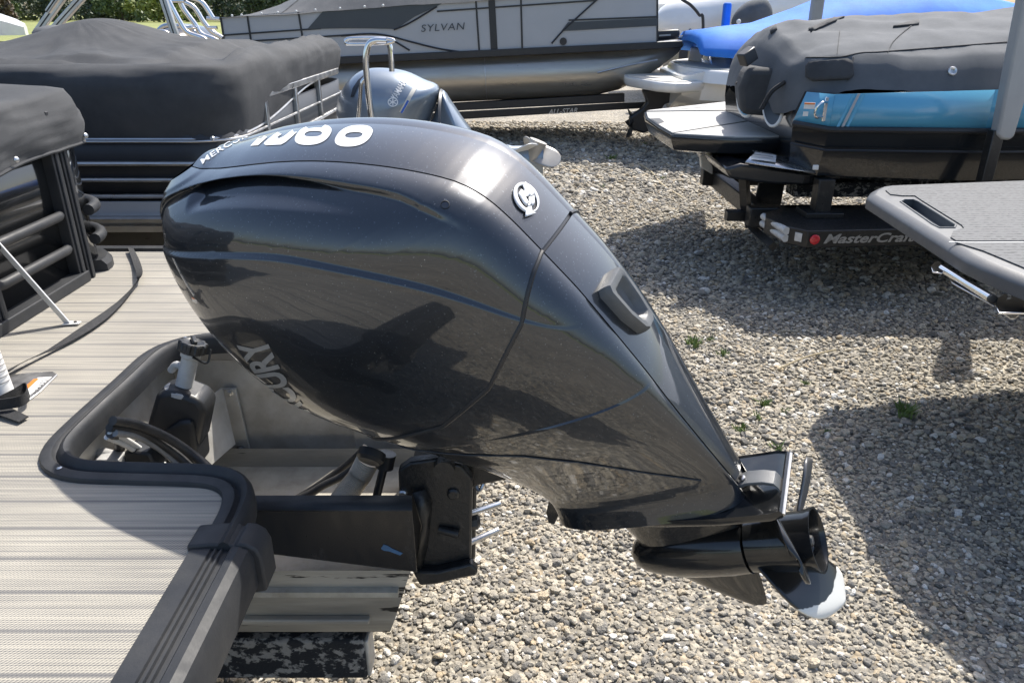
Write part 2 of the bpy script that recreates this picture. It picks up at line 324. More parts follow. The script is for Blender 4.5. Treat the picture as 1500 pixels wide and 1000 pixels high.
def text2d(s, size=1., shear=0., bold=0., space=1., sx=1.):
    cu = bpy.data.curves.new('t', 'FONT'); cu.body = s; cu.size = size; cu.shear = shear; cu.offset = bold; cu.space_character = space; cu.resolution_u = 4
    cu.align_x = 'LEFT'; o = bpy.data.objects.new('t', cu); col.objects.link(o)
    dg = bpy.context.evaluated_depsgraph_get(); me = bpy.data.meshes.new_from_object(o.evaluated_get(dg))
    v = np.array([tuple(q.co)[:2] for q in me.vertices]); f = [tuple(p.vertices) for p in me.polygons]
    bpy.data.objects.remove(o); bpy.data.meshes.remove(me); bpy.data.curves.remove(cu)
    v[:, 0] -= v[:, 0].min(); v[:, 0] *= sx
    return v, f
def text_mb(s, o, ex, ey, height, length=None, shear=0., bold=0., space=1.):
    """flat lettering: o start of baseline, ex reading direction, ey up"""
    v, f = text2d(s, 1., shear, bold, space); h = v[:, 1].max() - max(0, v[:, 1].min()); k = height / h; kx = k if length is None else length / v[:, 0].max()
    o, ex, ey = map(lambda q: np.array(q, float), (o, ex, ey)); ex /= np.linalg.norm(ex); ey /= np.linalg.norm(ey)
    return MB().add([o + ex * p[0] * kx + ey * p[1] * k for p in v], f)
def smoothstep(x, a, b):
    t = np.clip((np.asarray(x, float) - a) / (b - a), 0, 1); return t * t * (3 - 2 * t)
from mathutils import noise as mnoise
def fbm(p, s=1.): return mnoise.fractal(Vector(p) * s, 1., 2., 4)
# ================================================================== ground, gravel, field, trees
def struct(name, mb, m, smooth=0):
    o = obj(name, mb, m, smooth=smooth); o['kind'] = 'structure'; return o
def ground_z(x, y): return .012 * fbm((x, y, 0), .9) + .02 * fbm((x, y, 5), .25)
gm = MB(); xs = np.r_[np.linspace(-260, -12, 14), np.linspace(-10, 14, 97), np.linspace(16, 260, 14)]; ys = np.r_[np.linspace(-40, -2, 6), np.linspace(-1, 22, 93), np.linspace(24, 60, 8)]
gm.add([(x, y, ground_z(x, y) if -10 <= x <= 14 and -1 <= y <= 22 else 0) for x in xs for y in ys],
       [(i * len(ys) + j, (i + 1) * len(ys) + j, (i + 1) * len(ys) + j + 1, i * len(ys) + j + 1) for i in range(len(xs) - 1) for j in range(len(ys) - 1)])
struct('gravel_lot', gm, 'gravel_ground', 60)
fm = MB().add([(-900, 60, 0), (900, 60, 0), (900, 900, 0), (-900, 900, 0), (-900, -600, -.3), (900, -600, -.3), (900, 60, -.3), (-900, 60, -.3)], [(0, 1, 2, 3)])
fm.v = fm.v[:4]; struct('field', fm, 'field_grass')
om = MB().add([(-900, -700, -.25), (900, -700, -.25), (900, 61, -.25), (-900, 61, -.25)], [(0, 1, 2, 3)]); struct('ground', om, 'field_grass')

# loose stones: one uncountable mass, instanced over scattered points
protos = bpy.data.collections.new('stone_shapes')
for k in range(9):
    bm = bmesh.new(); bmesh.ops.create_icosphere(bm, subdivisions=2, radius=.5)
    sx, sy, sz = 1, random.uniform(.65, 1.), random.uniform(.45, .8); cuts = [Vector((random.gauss(0, 1), random.gauss(0, 1), random.gauss(0, 1))).normalized() for _ in range(7)]; ds = [random.uniform(.26, .42) for _ in cuts]
    for v in bm.verts:
        for c, d_ in zip(cuts, ds):
            e = v.co.dot(c) - d_
            if e > 0: v.co -= c * e * .85
        v.co *= 1 + .09 * mnoise.noise(v.co * 3 + Vector((k * 7, 0, 0)))
        v.co = Vector((v.co.x * sx, v.co.y * sy, v.co.z * sz))
    me = bpy.data.meshes.new('stone_shape'); bm.to_mesh(me); bm.free(); me.materials.append(MATS['stone']); me.shade_smooth(); me.set_sharp_from_angle(angle=R(38))
    o = bpy.data.objects.new('stone_shape', me); protos.objects.link(o)
pts = []; scs = []
def scatter(x0, x1, y0, y1, sp, lo, hi):
    nx, ny = int((x1 - x0) / sp), int((y1 - y0) / sp)
    X, Y = np.meshgrid(np.arange(nx) * sp + x0, np.arange(ny) * sp + y0); X = X.ravel() + rng.uniform(-.6, .6, nx * ny) * sp; Y = Y.ravel() + rng.uniform(-.6, .6, nx * ny) * sp
    keep = np.abs(X) < .80 * Y + .35
    X, Y = X[keep], Y[keep]; s = sp * np.clip(rng.lognormal(0, .38, len(X)), .45, 2.6) * rng.uniform(lo, hi, len(X))
    for x, y, q in zip(X, Y, s): pts.append((x, y, ground_z(x, y) + q * .12)); scs.append(q)
scatter(-1.0, 2.9, 1.35, 3.3, .0165, .95, 1.35)
scatter(-1.4, 4.2, 3.3, 5.4, .0215, .95, 1.35)
scatter(-1.6, 6.5, 5.4, 9.0, .030, .95, 1.35)
scatter(-2.6, 9, 9.0, 15.5, .046, .9, 1.3)
# scattered bigger stones
for _ in range(420):
    y = 1.4 + 9 * random.random() ** 1.6; x = random.uniform(-.4, .75 * y); q = random.uniform(.03, .055); pts.append((x, y, ground_z(x, y) + q * .2)); scs.append(q)
me = bpy.data.meshes.new('gravel'); me.from_pydata(pts, [], []); at_ = me.attributes.new('sc', 'FLOAT', 'POINT'); at_.data.foreach_set('value', scs)
go = bpy.data.objects.new('gravel', me); col.objects.link(go); go['kind'] = 'stuff'; go['label'] = 'loose tan and grey gravel stones covering the boat lot'; go['category'] = 'gravel'
ng = bpy.data.node_groups.new('scatter_stones', 'GeometryNodeTree')
ng.interface.new_socket('Geometry', in_out='INPUT', socket_type='NodeSocketGeometry'); ng.interface.new_socket('Geometry', in_out='OUTPUT', socket_type='NodeSocketGeometry')
N = ng.nodes; gi, gout = N.new('NodeGroupInput'), N.new('NodeGroupOutput'); iop = N.new('GeometryNodeInstanceOnPoints'); ci = N.new('GeometryNodeCollectionInfo')
ci.inputs[0].default_value = protos; ci.inputs['Separate Children'].default_value = True; ci.inputs['Reset Children'].default_value = True
iop.inputs['Pick Instance'].default_value = True
na = N.new('GeometryNodeInputNamedAttribute'); na.data_type = 'FLOAT'; na.inputs[0].default_value = 'sc'
rv = N.new('FunctionNodeRandomValue'); rv.data_type = 'FLOAT_VECTOR'; rv.inputs[0].default_value = (-.5, -.5, 0); rv.inputs[1].default_value = (.5, .5, 6.283)
L = ng.links; L.new(gi.outputs[0], iop.inputs['Points']); L.new(ci.outputs[0], iop.inputs['Instance']); L.new(rv.outputs[0], iop.inputs['Rotation']); L.new(na.outputs[0], iop.inputs['Scale']); L.new(iop.outputs[0], gout.inputs[0])
go.modifiers.new('scatter', 'NODES').node_group = ng

# weeds and dead stems: tufts of thin blades
def tuft(x, y, n, h, m, label):
    mb = MB(); z0 = ground_z(x, y)
    for _ in range(n):
        a = random.uniform(0, 6.28); r_ = random.uniform(0, h * .8); b = np.array((x + r_ * math.cos(a), y + r_ * math.sin(a), z0)); hh = h * random.uniform(.4, 1); ln = np.array((random.gauss(0, .6), random.gauss(0, .6), 1)) * hh
        s = np.array((math.cos(a + 1.5), math.sin(a + 1.5), 0)) * h * .09
        mb.add([b - s, b + s, b + ln * .6 + s * .8, b + ln, b + ln * .6 - s * .8], [(0, 1, 2, 3, 4)])
    o = obj('weed', mb, m, smooth=0); o['label'] = label; o['category'] = 'weed'; return o
wl = 'small green weed growing out of the gravel'
for k, (u, v, n, h) in enumerate([(1015, 505, 60, .07), (1060, 520, 40, .05), (1120, 590, 60, .05), (1325, 605, 60, .08), (1085, 628, 30, .05), (895, 235, 40, .10), (882, 275, 22, .06), (996, 80 + 120, 20, .07), (1140, 655, 25, .04), (945, 213, 30, .07), (1040, 498, 26, .04), (1180, 560, 22, .035), (1110, 610, 26, .04), (970, 262, 18, .05), (1150, 600, 18, .035), (1210, 630, 16, .03)]):
    p = at(u, v, z=0); o = tuft(p[0], p[1], n, h, 'weed', wl); o['group'] = 'weeds in the gravel'
p0, p1 = at(935, 240, z=.02), at(1000, 290, z=.02)
tag(obj('dead_stem', MB().tube(spline([p0, p0 * .7 + p1 * .3 + (.03, .05, 0), p0 * .35 + p1 * .65 + (-.04, 0, 0), p1], 14), .012, 6), 'straw'), 'long dry stem lying across the shadowed gravel', 'stem')
p0, p1 = at(1140, 540, z=.02), at(1225, 512, z=.02)
tag(obj('twig', MB().tube(spline([p0, (p0 + p1) / 2 + (0, .03, 0), p1], 8), .006, 6), 'straw'), 'thin dry twig on sunlit gravel near the swim platform', 'twig')

# trees beyond the field: trunk, limbs and a crown of leaf clumps
def tree(x, y, h, rw, m, label, n=3000, low=.08, leaf=.5):
    x *= 1.6; y *= 1.6; h *= 1.3; rw *= 1.5
    t = thing('tree', (x, y, 0), label, 'tree', 'trees beyond the field')
    tm = MB().tube([(x, y, 0), (x + .1, y, h * .35), (x - .1, y + .1, h * .85)], [.22, .16, .04], 7)
    for k in range(7):
        a = k * 2.4; zz = h * (.15 + .09 * k); tm.tube([(x, y, zz), (x + math.cos(a) * rw * .7, y + math.sin(a) * rw * .7, zz + h * .12)], [.07, .02], 5)
    obj('trunk', tm, 'bark', t)
    cm = MB(); cl = [(random.gauss(0, .5) * rw, random.gauss(0, .5) * rw, h * random.uniform(low, 1)) for _ in range(26)]
    V = []; Fc = []
    for i in range(n):
        c = cl[i % 26]; k = (1 - .55 * max(0, c[2] / h - .4)); d = rng.normal(0, 1, 3); d *= rng.uniform(.3, 1) * rw * .33 * k / np.linalg.norm(d)
        p = np.array((x + c[0] * k, y + c[1] * k, max(.05, c[2]))) + d; a = rng.normal(0, 1, 3); b = rng.normal(0, 1, 3); a *= leaf / np.linalg.norm(a); b = np.cross(a, b); b *= leaf * .55 / (np.linalg.norm(b) + 1e-9)
        V += [p - a, p + b, p + a, p - b]; Fc.append((4 * i, 4 * i + 1, 4 * i + 2, 4 * i + 3))
    cm.add(V, Fc); obj('crown', cm, m, t, smooth=0)
tx = [(-90, 128, 7, 4.5, 'leaf_dark', 'dark evergreen behind the white boat at the field edge'), (-82, 124, 6, 3.6, 'leaf_mid', 'round mid green tree beyond the field, next to a rust tinted shrub'), (-76, 122, 4.5, 2.2, 'leaf_rust', 'low rust tinted shrub between green trees beyond the field'),
      (-72, 130, 8, 4.6, 'leaf_dark', 'dark spruce behind the silver poles'), (-66, 132, 8, 4.2, 'leaf_dark', 'dark spruce with bare lower twigs beside the silver poles'), (-60, 126, 6.5, 3.8, 'leaf_mid', 'mid green tree above the peak of the tented cover'),
      (-52, 122, 5.2, 3.6, 'leaf_yellow', 'bright yellow green bush right of the tented cover peak'), (-46, 130, 8, 4.6, 'leaf_dark', 'dark tree behind the bright yellow green bush'), (-40, 128, 7.5, 4.4, 'leaf_dark', 'dark tree seen through the chrome rails'),
      (-34, 127, 6, 4.2, 'leaf_mid', 'mid green tree just left of the long silver pontoon'), (-28, 130, 7, 5, 'leaf_dark', 'dark tree above the sloping grey cover of the long pontoon'), (-64, 140, 9, 6, 'leaf_dark', 'tall dark tree filling the gap behind the spruces'), (-86, 140, 9, 6, 'leaf_dark', 'tall dark tree behind the round mid green tree'), (-45, 140, 9, 7, 'leaf_dark', 'tall dark tree at the back of the tree line')]
for a in tx: tree(*a)
mb = MB()
for k in range(9000):
    x, y = rng.uniform(-190, 50), rng.uniform(232, 262); z = rng.uniform(0, 9); p = np.array((x, y, z)); a = rng.normal(0, 1, 3); a *= .9 / np.linalg.norm(a); b = np.cross(a, rng.normal(0, 1, 3)); b *= .6 / np.linalg.norm(b)
    mb.add([p - a, p + b, p + a, p - b], [(0, 1, 2, 3)])
o = obj('wood', mb, 'leaf_dark', smooth=0); o['kind'] = 'stuff'; o['label'] = 'dark wood closing the view behind the trees'; o['category'] = 'wood'
# ================================================================== the tilted black outboard
SG, TU = R(24), R(27)
MN = np.array([math.cos(SG) * math.cos(TU), -math.sin(SG), math.cos(SG) * math.sin(TU)])      # aft
MQ = np.array([math.sin(SG) * math.cos(TU), math.cos(SG), math.sin(SG) * math.sin(TU)])       # to the far side
MR = np.array([-math.sin(TU), 0, math.cos(TU)])                                               # up the leg
MP0 = np.array([-.2, 1.735, .85])
def lean(q, r): return .12 * q * smoothstep(r, .55, .86)
def wm(p, q, r): return MP0 + MN * p + MQ * q + MR * (r + float(lean(q, r)))
def wma(P, Q, Rr):
    Rr = Rr + lean(Q, Rr); return MP0 + np.multiply.outer(P, MN) + np.multiply.outer(Q, MQ) + np.multiply.outer(Rr, MR)
motor = thing('outboard_motor', (-.2, 1.735, .6), 'large glossy black outboard motor tilted up on the stern of the tan decked pontoon', 'outboard motor')
RR = [-.168, -.15, -.12, -.06, .02, .10, .17, .22, .32, .37, .44, .535, .615, .675, .73, .79, .84, .88, .915, .945, .974, .985]
PREAR = [.80, .798, .792, .782, .768, .755, .745, .738, .718, .706, .688, .655, .627, .601, .558, .468, .375, .285, .19, .08, -.05, -.12]
PFRONT = [.315, .318, .312, .285, .23, .165, .095, .04, -.065, -.115, -.165, -.205, -.222, -.226, -.226, -.220, -.212, -.204, -.194, -.18, -.155, -.135]
WID = [.105, .085, .068, .083, .115, .152, .180, .198, .232, .243, .254, .262, .265, .264, .262, .255, .245, .232, .213, .186, .130, .05]
WB = [.03, .032, .036, .045, .055, .066, .075, .08, .088, .09, .09, .09, .09, .09, .09, .09, .09, .09, .09, .09, .082, .03]
def smooth_interp(xs, ys, x):
    # monotone-ish: average of interp at small offsets
    return sum(np.interp(np.asarray(x) + d, xs, ys) * w_ for d, w_ in ((-.03, .1), (-.018, .2), (0, .4), (.018, .2), (.03, .1)))
CRX, CRR = [-.26, -.1, .05, .21, .367, .505, .598, .68], [.905, .866, .826, .770, .664, .556, .458, .36]
SHX, SHR = [-.2, .009, .074, .147, .326, .507, .572, .605], [1.0, .978, .962, .942, .864, .760, .702, .595]
def soft(p, X, Y): return sum(np.interp(np.asarray(p) + d, X, Y) * w_ for d, w_ in ((-.10, .05), (-.07, .1), (-.04, .15), (-.015, .2), (.015, .2), (.04, .15), (.07, .1), (.10, .05)))
def side_offset(p, r, q):
    rc = soft(p, CRX, CRR); s = r - rc
    A = .009 * (1 - smoothstep(p, .45, .66)) * smoothstep(q, .10, .16) + .002 * smoothstep(q, .12, .2)
    d = -A * smoothstep(s, 0, .006) * np.exp(-np.clip(s, 0, 1) / .22)
    # dished upper panel under the shoulder with an intake scoop at the front
    sh = soft(p, SHX, SHR); t = sh - r
    dish = smoothstep(t, .0, .03) * np.exp(-np.clip(t - .03, 0, 1) / .06) * (1 - smoothstep(p, .40, .60)) * smoothstep(q, .13, .165)
    d -= .034 * dish
    sc = smoothstep(t, .016, .028) * (1 - smoothstep(t, .05 + .0 * p, .062)) * smoothstep(p, -.04, .0) * (1 - smoothstep(p, .20, .42)) * smoothstep(q, .13, .16)
    d -= .030 * sc
    return d
NL, NF, NB = 360, 130, 150
lev = np.r_[np.linspace(RR[0], .93, 325), np.linspace(.932, .985, NL - 325)]
def half_section(r):
    pf, pr, W_, wb = (float(smooth_interp(RR, a, r)) for a in (PFRONT, PREAR, WID, WB)); wb = min(wb, W_ * .8); pc = pf + (.42 if r > .2 else .5) * (pr - pf)
    ph = np.linspace(0, math.pi / 2, NF); ef, er = 3.3, 2.25
    p1 = pc - (pc - pf) * np.cos(ph).clip(0) ** (2 / ef); q1 = W_ * np.sin(ph) ** (2 / ef)
    ph = np.linspace(math.pi / 2, math.pi, NB + 1)[1:]
    p2 = pc + (pr - pc) * (-np.cos(ph)).clip(0) ** (2 / er); q2 = wb + (W_ - wb) * np.sin(ph).clip(0) ** (2 / er)
    P, Q = np.r_[p1, p2], np.r_[q1, q2]
    return P, np.maximum(Q + side_offset(P, np.full_like(P, r), Q) * (Q > .0), 0)
SEC = [half_section(r) for r in lev]
SP, SQ = np.array([s[0] for s in SEC]), np.array([s[1] for s in SEC])
SR = np.repeat(lev[:, None], SP.shape[1], 1)
def seam_r(p): return np.interp(p, [-.4, -.1, .05, .15, .31, .48, .60, .655, .8], [.33, .275, .262, .264, .274, .344, .445, .532, .62])
NC = SP.shape[1]
def body_part(name, keep, m, parent=motor):
    mb = MB(); 
    for sgn in (-1, 1):
        W3 = wma(SP, SQ * sgn, SR).reshape(-1, 3); cp = .5 * (SP[:-1, :-1] + SP[1:, 1:]); cr = .5 * (SR[:-1, :-1] + SR[1:, 1:]); k = keep(cp, cr)
        idx = np.argwhere(k); used = {}; v = []; f = []
        for i, j in idx:
            q = []
            for a, b in ((i, j), (i, j + 1), (i + 1, j + 1), (i + 1, j)):
                g = a * NC + b
                if g not in used: used[g] = len(v); v.append(W3[g])
                q.append(used[g])
            f.append(tuple(q) if sgn < 0 else tuple(q[::-1]))
        mb.add(v, f)
    bmn = obj(name, mb, m, parent, smooth=50); return bmn
cowl = body_part('cowl', lambda p, r: r >= seam_r(p), 'cowl_black')
chaps = body_part('lower_cowl', lambda p, r: r < seam_r(p), 'cowl_black')
# weld the halves down the front
for o in (cowl, chaps):
    bm = bmesh.new(); bm.from_mesh(o.data); bmesh.ops.remove_doubles(bm, verts=bm.verts, dist=.0004); bm.to_mesh(o.data); bm.free(); o.data.shade_smooth(); o.data.set_sharp_from_angle(angle=R(50))
# centre panel running over the top and down the back: crowned strip between the two seams
PR_ = np.array([float(smooth_interp(RR, PREAR, r)) for r in lev]); WB_ = np.array([min(float(smooth_interp(RR, WB, r)), .8 * float(smooth_interp(RR, WID, r))) for r in lev])
dp, dr = np.gradient(PR_), np.gradient(lev); nl = np.hypot(dp, dr); NP, NRr = dr / nl, -dp / nl      # outward normal of the back line
def panel_pt(r, qn, lift=0.):   # qn in -1..1
    p = np.interp(r, lev, PR_); wb = np.interp(r, lev, WB_) - .0022; k = .007 * (1 - qn * qn) + .0015 + lift
    return wm(p + np.interp(r, lev, NP) * k, qn * wb, r + np.interp(r, lev, NRr) * k)
SPLIT = .535
def panel(name, r0, r1):
    mb = MB(); n = 150; mb.grid(lambda a, b: panel_pt(r0 + (r1 - r0) * a, -1 + 2 * b), n, 14)
    # return edges folded into the seams
    for s in (-1, 1):
        mb.grid(lambda a, b: np.array(panel_pt(r0 + (r1 - r0) * a, s)) - b * .008 * (MN * np.interp(r0 + (r1 - r0) * a, lev, NP) + MR * np.interp(r0 + (r1 - r0) * a, lev, NRr)), n, 1)
    return obj(name, mb, 'cowl_black', motor, smooth=50)
top_panel = panel('top_panel', SPLIT + .004, .984); rear_panel = panel('rear_panel', -.12, SPLIT - .004)
# dark backing below the panel seams
obj('panel_bed', MB().grid(lambda a, b: np.array(wm(*(lambda r: (np.interp(r, lev, PR_) - .006 * np.interp(r, lev, NP), (-1 + 2 * b) * (np.interp(r, lev, WB_) + .004), r - .006 * np.interp(r, lev, NRr)))(-.15 + 1.134 * a))), 150, 4), 'line_black', motor)
def sideq(p, r):
    i = int(np.clip(np.searchsorted(lev, r), 1, len(lev) - 1)); P, Q = SP[i], SQ[i]
    return float(np.interp(p, P, Q))
# seam between cowl and lower cowl, both sides, crossing the back panel
for s in (-1, 1):
    path = []
    for p in np.r_[np.linspace(-.20, .60, 60), np.linspace(.605, .652, 20)]:
        r = float(seam_r(p)); path.append(wm(p, s * (sideq(p, r) - .0015), r))
    i_ = int(np.searchsorted(lev, SPLIT)); path += [wm(a, s * (b - .0015), SPLIT - .002) for a, b in zip(SP[i_], SQ[i_]) if a > .6535][::6] + [wm(SP[i_][-1], s * SQ[i_][-1], SPLIT)]
    obj('cowl_seam', MB().tube(path, .0052, 8), 'line_black', motor)
    path = [wm(p, s * (sideq(p, r) + .0005), r) for p, r in [(x, float(np.interp(x, [.10, .2, .32, .42, .52, .64, .74], [.235, .185, .155, .125, .07, -.02, -.085]))) for x in np.linspace(.12, .735, 50)]]
    obj('trim_line', MB().tube(path, .0020, 6), 'line_black', motor)
    path = [wm(p, s * (sideq(p, r) + .0004), r) for p, r in [(x, float(np.interp(x, [.60, .66, .70], [.44, .36, .25]))) for x in np.linspace(.602, .70, 14)]]
obj('panel_seam', MB().grid(lambda a, b: np.array(panel_pt(SPLIT - .004 + .008 * a, -1 + 2 * b, -.004)), 2, 8), 'line_black', motor)
BV = {}
def bvh_of(*obs):
    V = []; Fa = []
    for o in obs:
        b = BASE[o.name]; n0 = len(V); V += [tuple(np.array(v.co) + b) for v in o.data.vertices]; Fa += [tuple(i + n0 for i in p.vertices) for p in o.data.polygons]
    return BVHTree.FromPolygons(V, Fa)
mtree = bvh_of(cowl, chaps, top_panel, rear_panel)
def lay(pts2, faces, tree_, lift=.0015, th=0.):
    """lay flat pieces (given in picture coordinates of the survey) on the surface they belong to"""
    V = []; NN = []
    for u, v in pts2:
        d = Vector(ray(u, v)).normalized(); h, nr, _, _ = tree_.ray_cast(Vector(EYE), d)
        if h is None: V.append(None); NN.append(None); continue
        if nr.dot(d) > 0: nr = -nr
        V.append(np.array(h + nr * lift)); NN.append(np.array(nr))
    good = [i for i in range(len(V)) if V[i] is not None]; mp = {g: k for k, g in enumerate(good)}
    mb = MB(); mb.add([V[g] for g in good], [tuple(mp[i] for i in f) for f in faces if all(i in mp for i in f)]); return mb
def subdiv2d(v, f, edge):
    bm = bmesh.new(); vs = [bm.verts.new((x, y, 0)) for x, y in v]
    for q in f:
        try: bm.faces.new([vs[i] for i in q])
        except ValueError: pass
    bm.normal_update()
    bmesh.ops.triangulate(bm, faces=bm.faces)
    for _ in range(5):
        es = [e for e in bm.edges if e.calc_length() > edge]
        if not es: break
        bmesh.ops.subdivide_edges(bm, edges=es, cuts=1); bmesh.ops.triangulate(bm, faces=bm.faces)
    bm.verts.ensure_lookup_table(); bm.verts.index_update(); V = [tuple(q.co)[:2] for q in bm.verts]; Fq = [tuple(x.index for x in q.verts) for q in bm.faces]; bm.free(); return V, Fq
def ringpoly(cx, cy, rx, ry, sh, n=40, irx=0, iry=0, icx=0, icy=0):
    o_ = []; i_ = []
    for k in range(n):
        a = 2 * math.pi * k / n; e = 2 / 2.4; c, s = math.copysign(abs(math.cos(a)) ** e, math.cos(a)), math.copysign(abs(math.sin(a)) ** e, math.sin(a))
        o_.append((cx + rx * c - sh * s * ry, cy + ry * s)); i_.append((icx + irx * c - sh * s * iry, icy + iry * s))
    return o_ + i_, [(k, (k + 1) % n, n + (k + 1) % n, n + k) for k in range(n)]
# the digits on top (z5 = zoom coordinates / 5)
Z5 = lambda L_: [(300 + x / 5, 150 + y / 5) for x, y in L_]
two = Z5([(335, 322), (390, 265), (432, 220), (480, 194), (540, 184), (600, 186), (614, 196), (600, 212), (530, 260), (545, 268), (580, 252), (665, 188), (718, 182), (640, 255), (590, 297), (560, 313), (450, 318), (433, 308), (440, 294), (505, 240), (500, 231), (478, 240), (440, 275), (392, 318)])
bm = bmesh.new(); bm.faces.new([bm.verts.new((x, y, 0)) for x, y in two]); bm.normal_update(); bmesh.ops.triangulate(bm, faces=bm.faces); bm.verts.index_update(); tv = [tuple(q.co)[:2] for q in bm.verts]; tf = [tuple(x.index for x in q.verts) for q in bm.faces]; bm.free()
ptree = bvh_of(top_panel, rear_panel)
obj('digit', lay(*subdiv2d(tv, tf, 8), ptree, .0012), 'decal_white', top_panel, label='white digit 2 on the cowl top')
for c in ((795, 241, 148, 75, 796, 234), (1092, 249, 152, 79, 1092, 243)):
    rx, ry = c[2] / 5, c[3] / 5; v, f = ringpoly(300 + c[0] / 5, 150 + c[1] / 5, rx * .83, ry, .58, 44, 62 / 5, 21 / 5, 300 + c[4] / 5, 150 + c[5] / 5)
    obj('digit', lay(*subdiv2d(v, f, 8), ptree, .0012), 'decal_white', top_panel, label='white digit 0 on the cowl top')
v, f = text2d('MERCURY', 1., 0, .01, 1.05); v = v / [v[:, 0].max(), v[:, 1].max()]
fp = lambda a, b: (297 + 78 * a - 3.5 * b, 241 - 44 * a - 4 * math.sin(math.pi * a) - 6.5 * b * (1 - .25 * a))
obj('lettering', lay(*subdiv2d([fp(a, b) for a, b in v], f, 6), bvh_of(cowl, top_panel), .0012), 'decal_white', cowl, label='small white maker name across the front of the cowl top')
# big silver letters low on the side of the cowl (only the end of the word comes into view)
v, f = text2d('RCURY', 1., 0, .03, .95); v = v / [v[:, 0].max(), v[:, 1].max()]
def fp(a, b):   # a: reading direction up the cowl, b: letter height towards the front
    r = .39 + .225 * a; p = .045 - .02 * a - .105 * b - .06 * (1 - a) + .03 * a
    return wm(p, -(sideq(p, r) + .0014), r)
v, f = subdiv2d([tuple(q) for q in v], f, .1); obj('lettering', MB().add([fp(a, b) for a, b in v], f), 'decal_silver', cowl, label='large silver letters along the lower front of the cowl')
# emblem: ring with a slanted letter and wave bars
EM = lambda L_: [(720 + x / 10, 240 + y / 10) for x, y in L_]
def ell(cx, cy, a, b, rot, n=48): return [(cx + a * math.cos(t) * math.cos(rot) - b * math.sin(t) * math.sin(rot), cy + a * math.cos(t) * math.sin(rot) + b * math.sin(t) * math.cos(rot)) for t in [2 * math.pi * k / n for k in range(n)]]
o_ = EM(ell(492, 515, 238, 165, 1.02)); i_ = EM(ell(505, 520, 205, 118, 1.02)); n = len(o_)
em = obj('emblem', lay(*subdiv2d(o_ + i_, [(k, (k + 1) % n, n + (k + 1) % n, n + k) for k in range(n)], 6), ptree, .004), 'decal_white', motor, solid=.0025, label='chrome ring emblem with a slanted M')
for L_ in ([(370, 455), (415, 395), (475, 440), (440, 345), (475, 288), (530, 350), (565, 420), (520, 500), (475, 500), (520, 580), (490, 640), (440, 580)], [(540, 360), (590, 420), (595, 470), (560, 500), (530, 480)], [(525, 510), (560, 500), (560, 600), (545, 640), (500, 650), (525, 590)], [(570, 500), (600, 480), (612, 590), (580, 640), (565, 620)], [(485, 665), (560, 640), (580, 730), (630, 735), (560, 770), (475, 795)]):
    q = EM(L_); bm = bmesh.new(); bm.faces.new([bm.verts.new((x, y, 0)) for x, y in q]); bm.normal_update(); bmesh.ops.triangulate(bm, faces=bm.faces); bm.verts.index_update(); tv = [tuple(z.co)[:2] for z in bm.verts]; tf = [tuple(x.index for x in z.verts) for z in bm.faces]; bm.free()
    obj('emblem_piece', lay(*subdiv2d(tv, tf, 6), ptree, .0045), 'decal_white', em, solid=.0025)
obj('emblem_disc', lay(*subdiv2d(i_, [tuple(range(n))], 6), ptree, .001), 'line_black', em)
# plug hole
h = wm(.586, -(sideq(.586, .70)), .70)
d = ray(652, 300); hit, nr, _, _ = mtree.ray_cast(Vector(EYE), Vector(d).normalized()); nr = np.array(nr); nr = -nr if nr @ d > 0 else nr
obj('plug_hole', MB().lathe([(-.004, .009), (.0012, .009), (.0016, .0075), (-.003, .0065)], np.array(hit), nr, 20), 'line_black', cowl)
# lifting eye on the back panel
def backpt(r, q, lift):
    p = np.interp(r, lev, PR_); return wm(p + np.interp(r, lev, NP) * lift, q, r + np.interp(r, lev, NRr) * lift)
outl = [(.405, -.047), (.405, .036), (.395, .043), (.33, .036), (.285, .026), (.275, .014), (.275, -.018), (.285, -.032), (.33, -.05), (.392, -.056)]
mb = MB(); rs = [[backpt(.345 + (r - .345) * s, -.006 + (q + .006) * s, l) for r, q in outl] for s, l in ((1.0, .0), (1., .020), (.97, .030), (.93, .034), (.72, .034), (.66, .030), (.52, .014), (.3, .010))]
mb.rings(rs); obj('lifting_eye', mb, 'motor_grey', rear_panel, smooth=45)
obj('eye_hole', MB().lathe([(0, .011), (.006, .011), (.007, .009)], backpt(.362, -.016, .010), MN * np.interp(.36, lev, NP) + MR * np.interp(.36, lev, NRr), 16), 'line_black', rear_panel)
# ---- below: plate, strut, gearcase, skeg, propeller
RP = -.172
pl = [(.30, .0), (.305, .03), (.33, .048), (.40, .062), (.50, .078), (.62, .094), (.74, .104), (.86, .104), (.885, .098)]
out = [(p, -q) for p, q in pl] + [(p, q) for p, q in pl[::-1][:-1]]
rs = []
for dz, s in ((.006, .965), (.010, .985), (.004, 1.), (-.004, 1.), (-.010, .985), (-.013, .95)):
    rs.append([wm(.6 + (p - .6) * s, q * s, RP + dz + .028 * max(0, (.42 - p) / .12) ** 1.5 * -.6) for p, q in out])
obj('cavitation_plate', MB().rings(rs), 'leg_black', motor, smooth=35)
obj('plate_edge', MB().tube([wm(.8855, q, RP) for q in np.linspace(-.098, .098, 9)], .0045, 8), 'alu', motor)
mb = MB(); path = [(.775, -.158), (.785, -.142), (.81, -.135), (.845, -.137), (.868, -.145), (.874, -.160)]
mb.rings([[wm(p, q, r + e) for q, e in ((-.03, 0), (.012, 0), (.012, -.008), (-.03, -.008))] for p, r in path]); obj('trim_tab_cover', mb, 'motor_grey', motor, bevel=.002)
obj('tab_bolt', MB().lathe([(0, .008), (.003, .008), (.004, .005)], wm(.80, -.012, -.1345), MR, 12), 'steel_silver', motor)
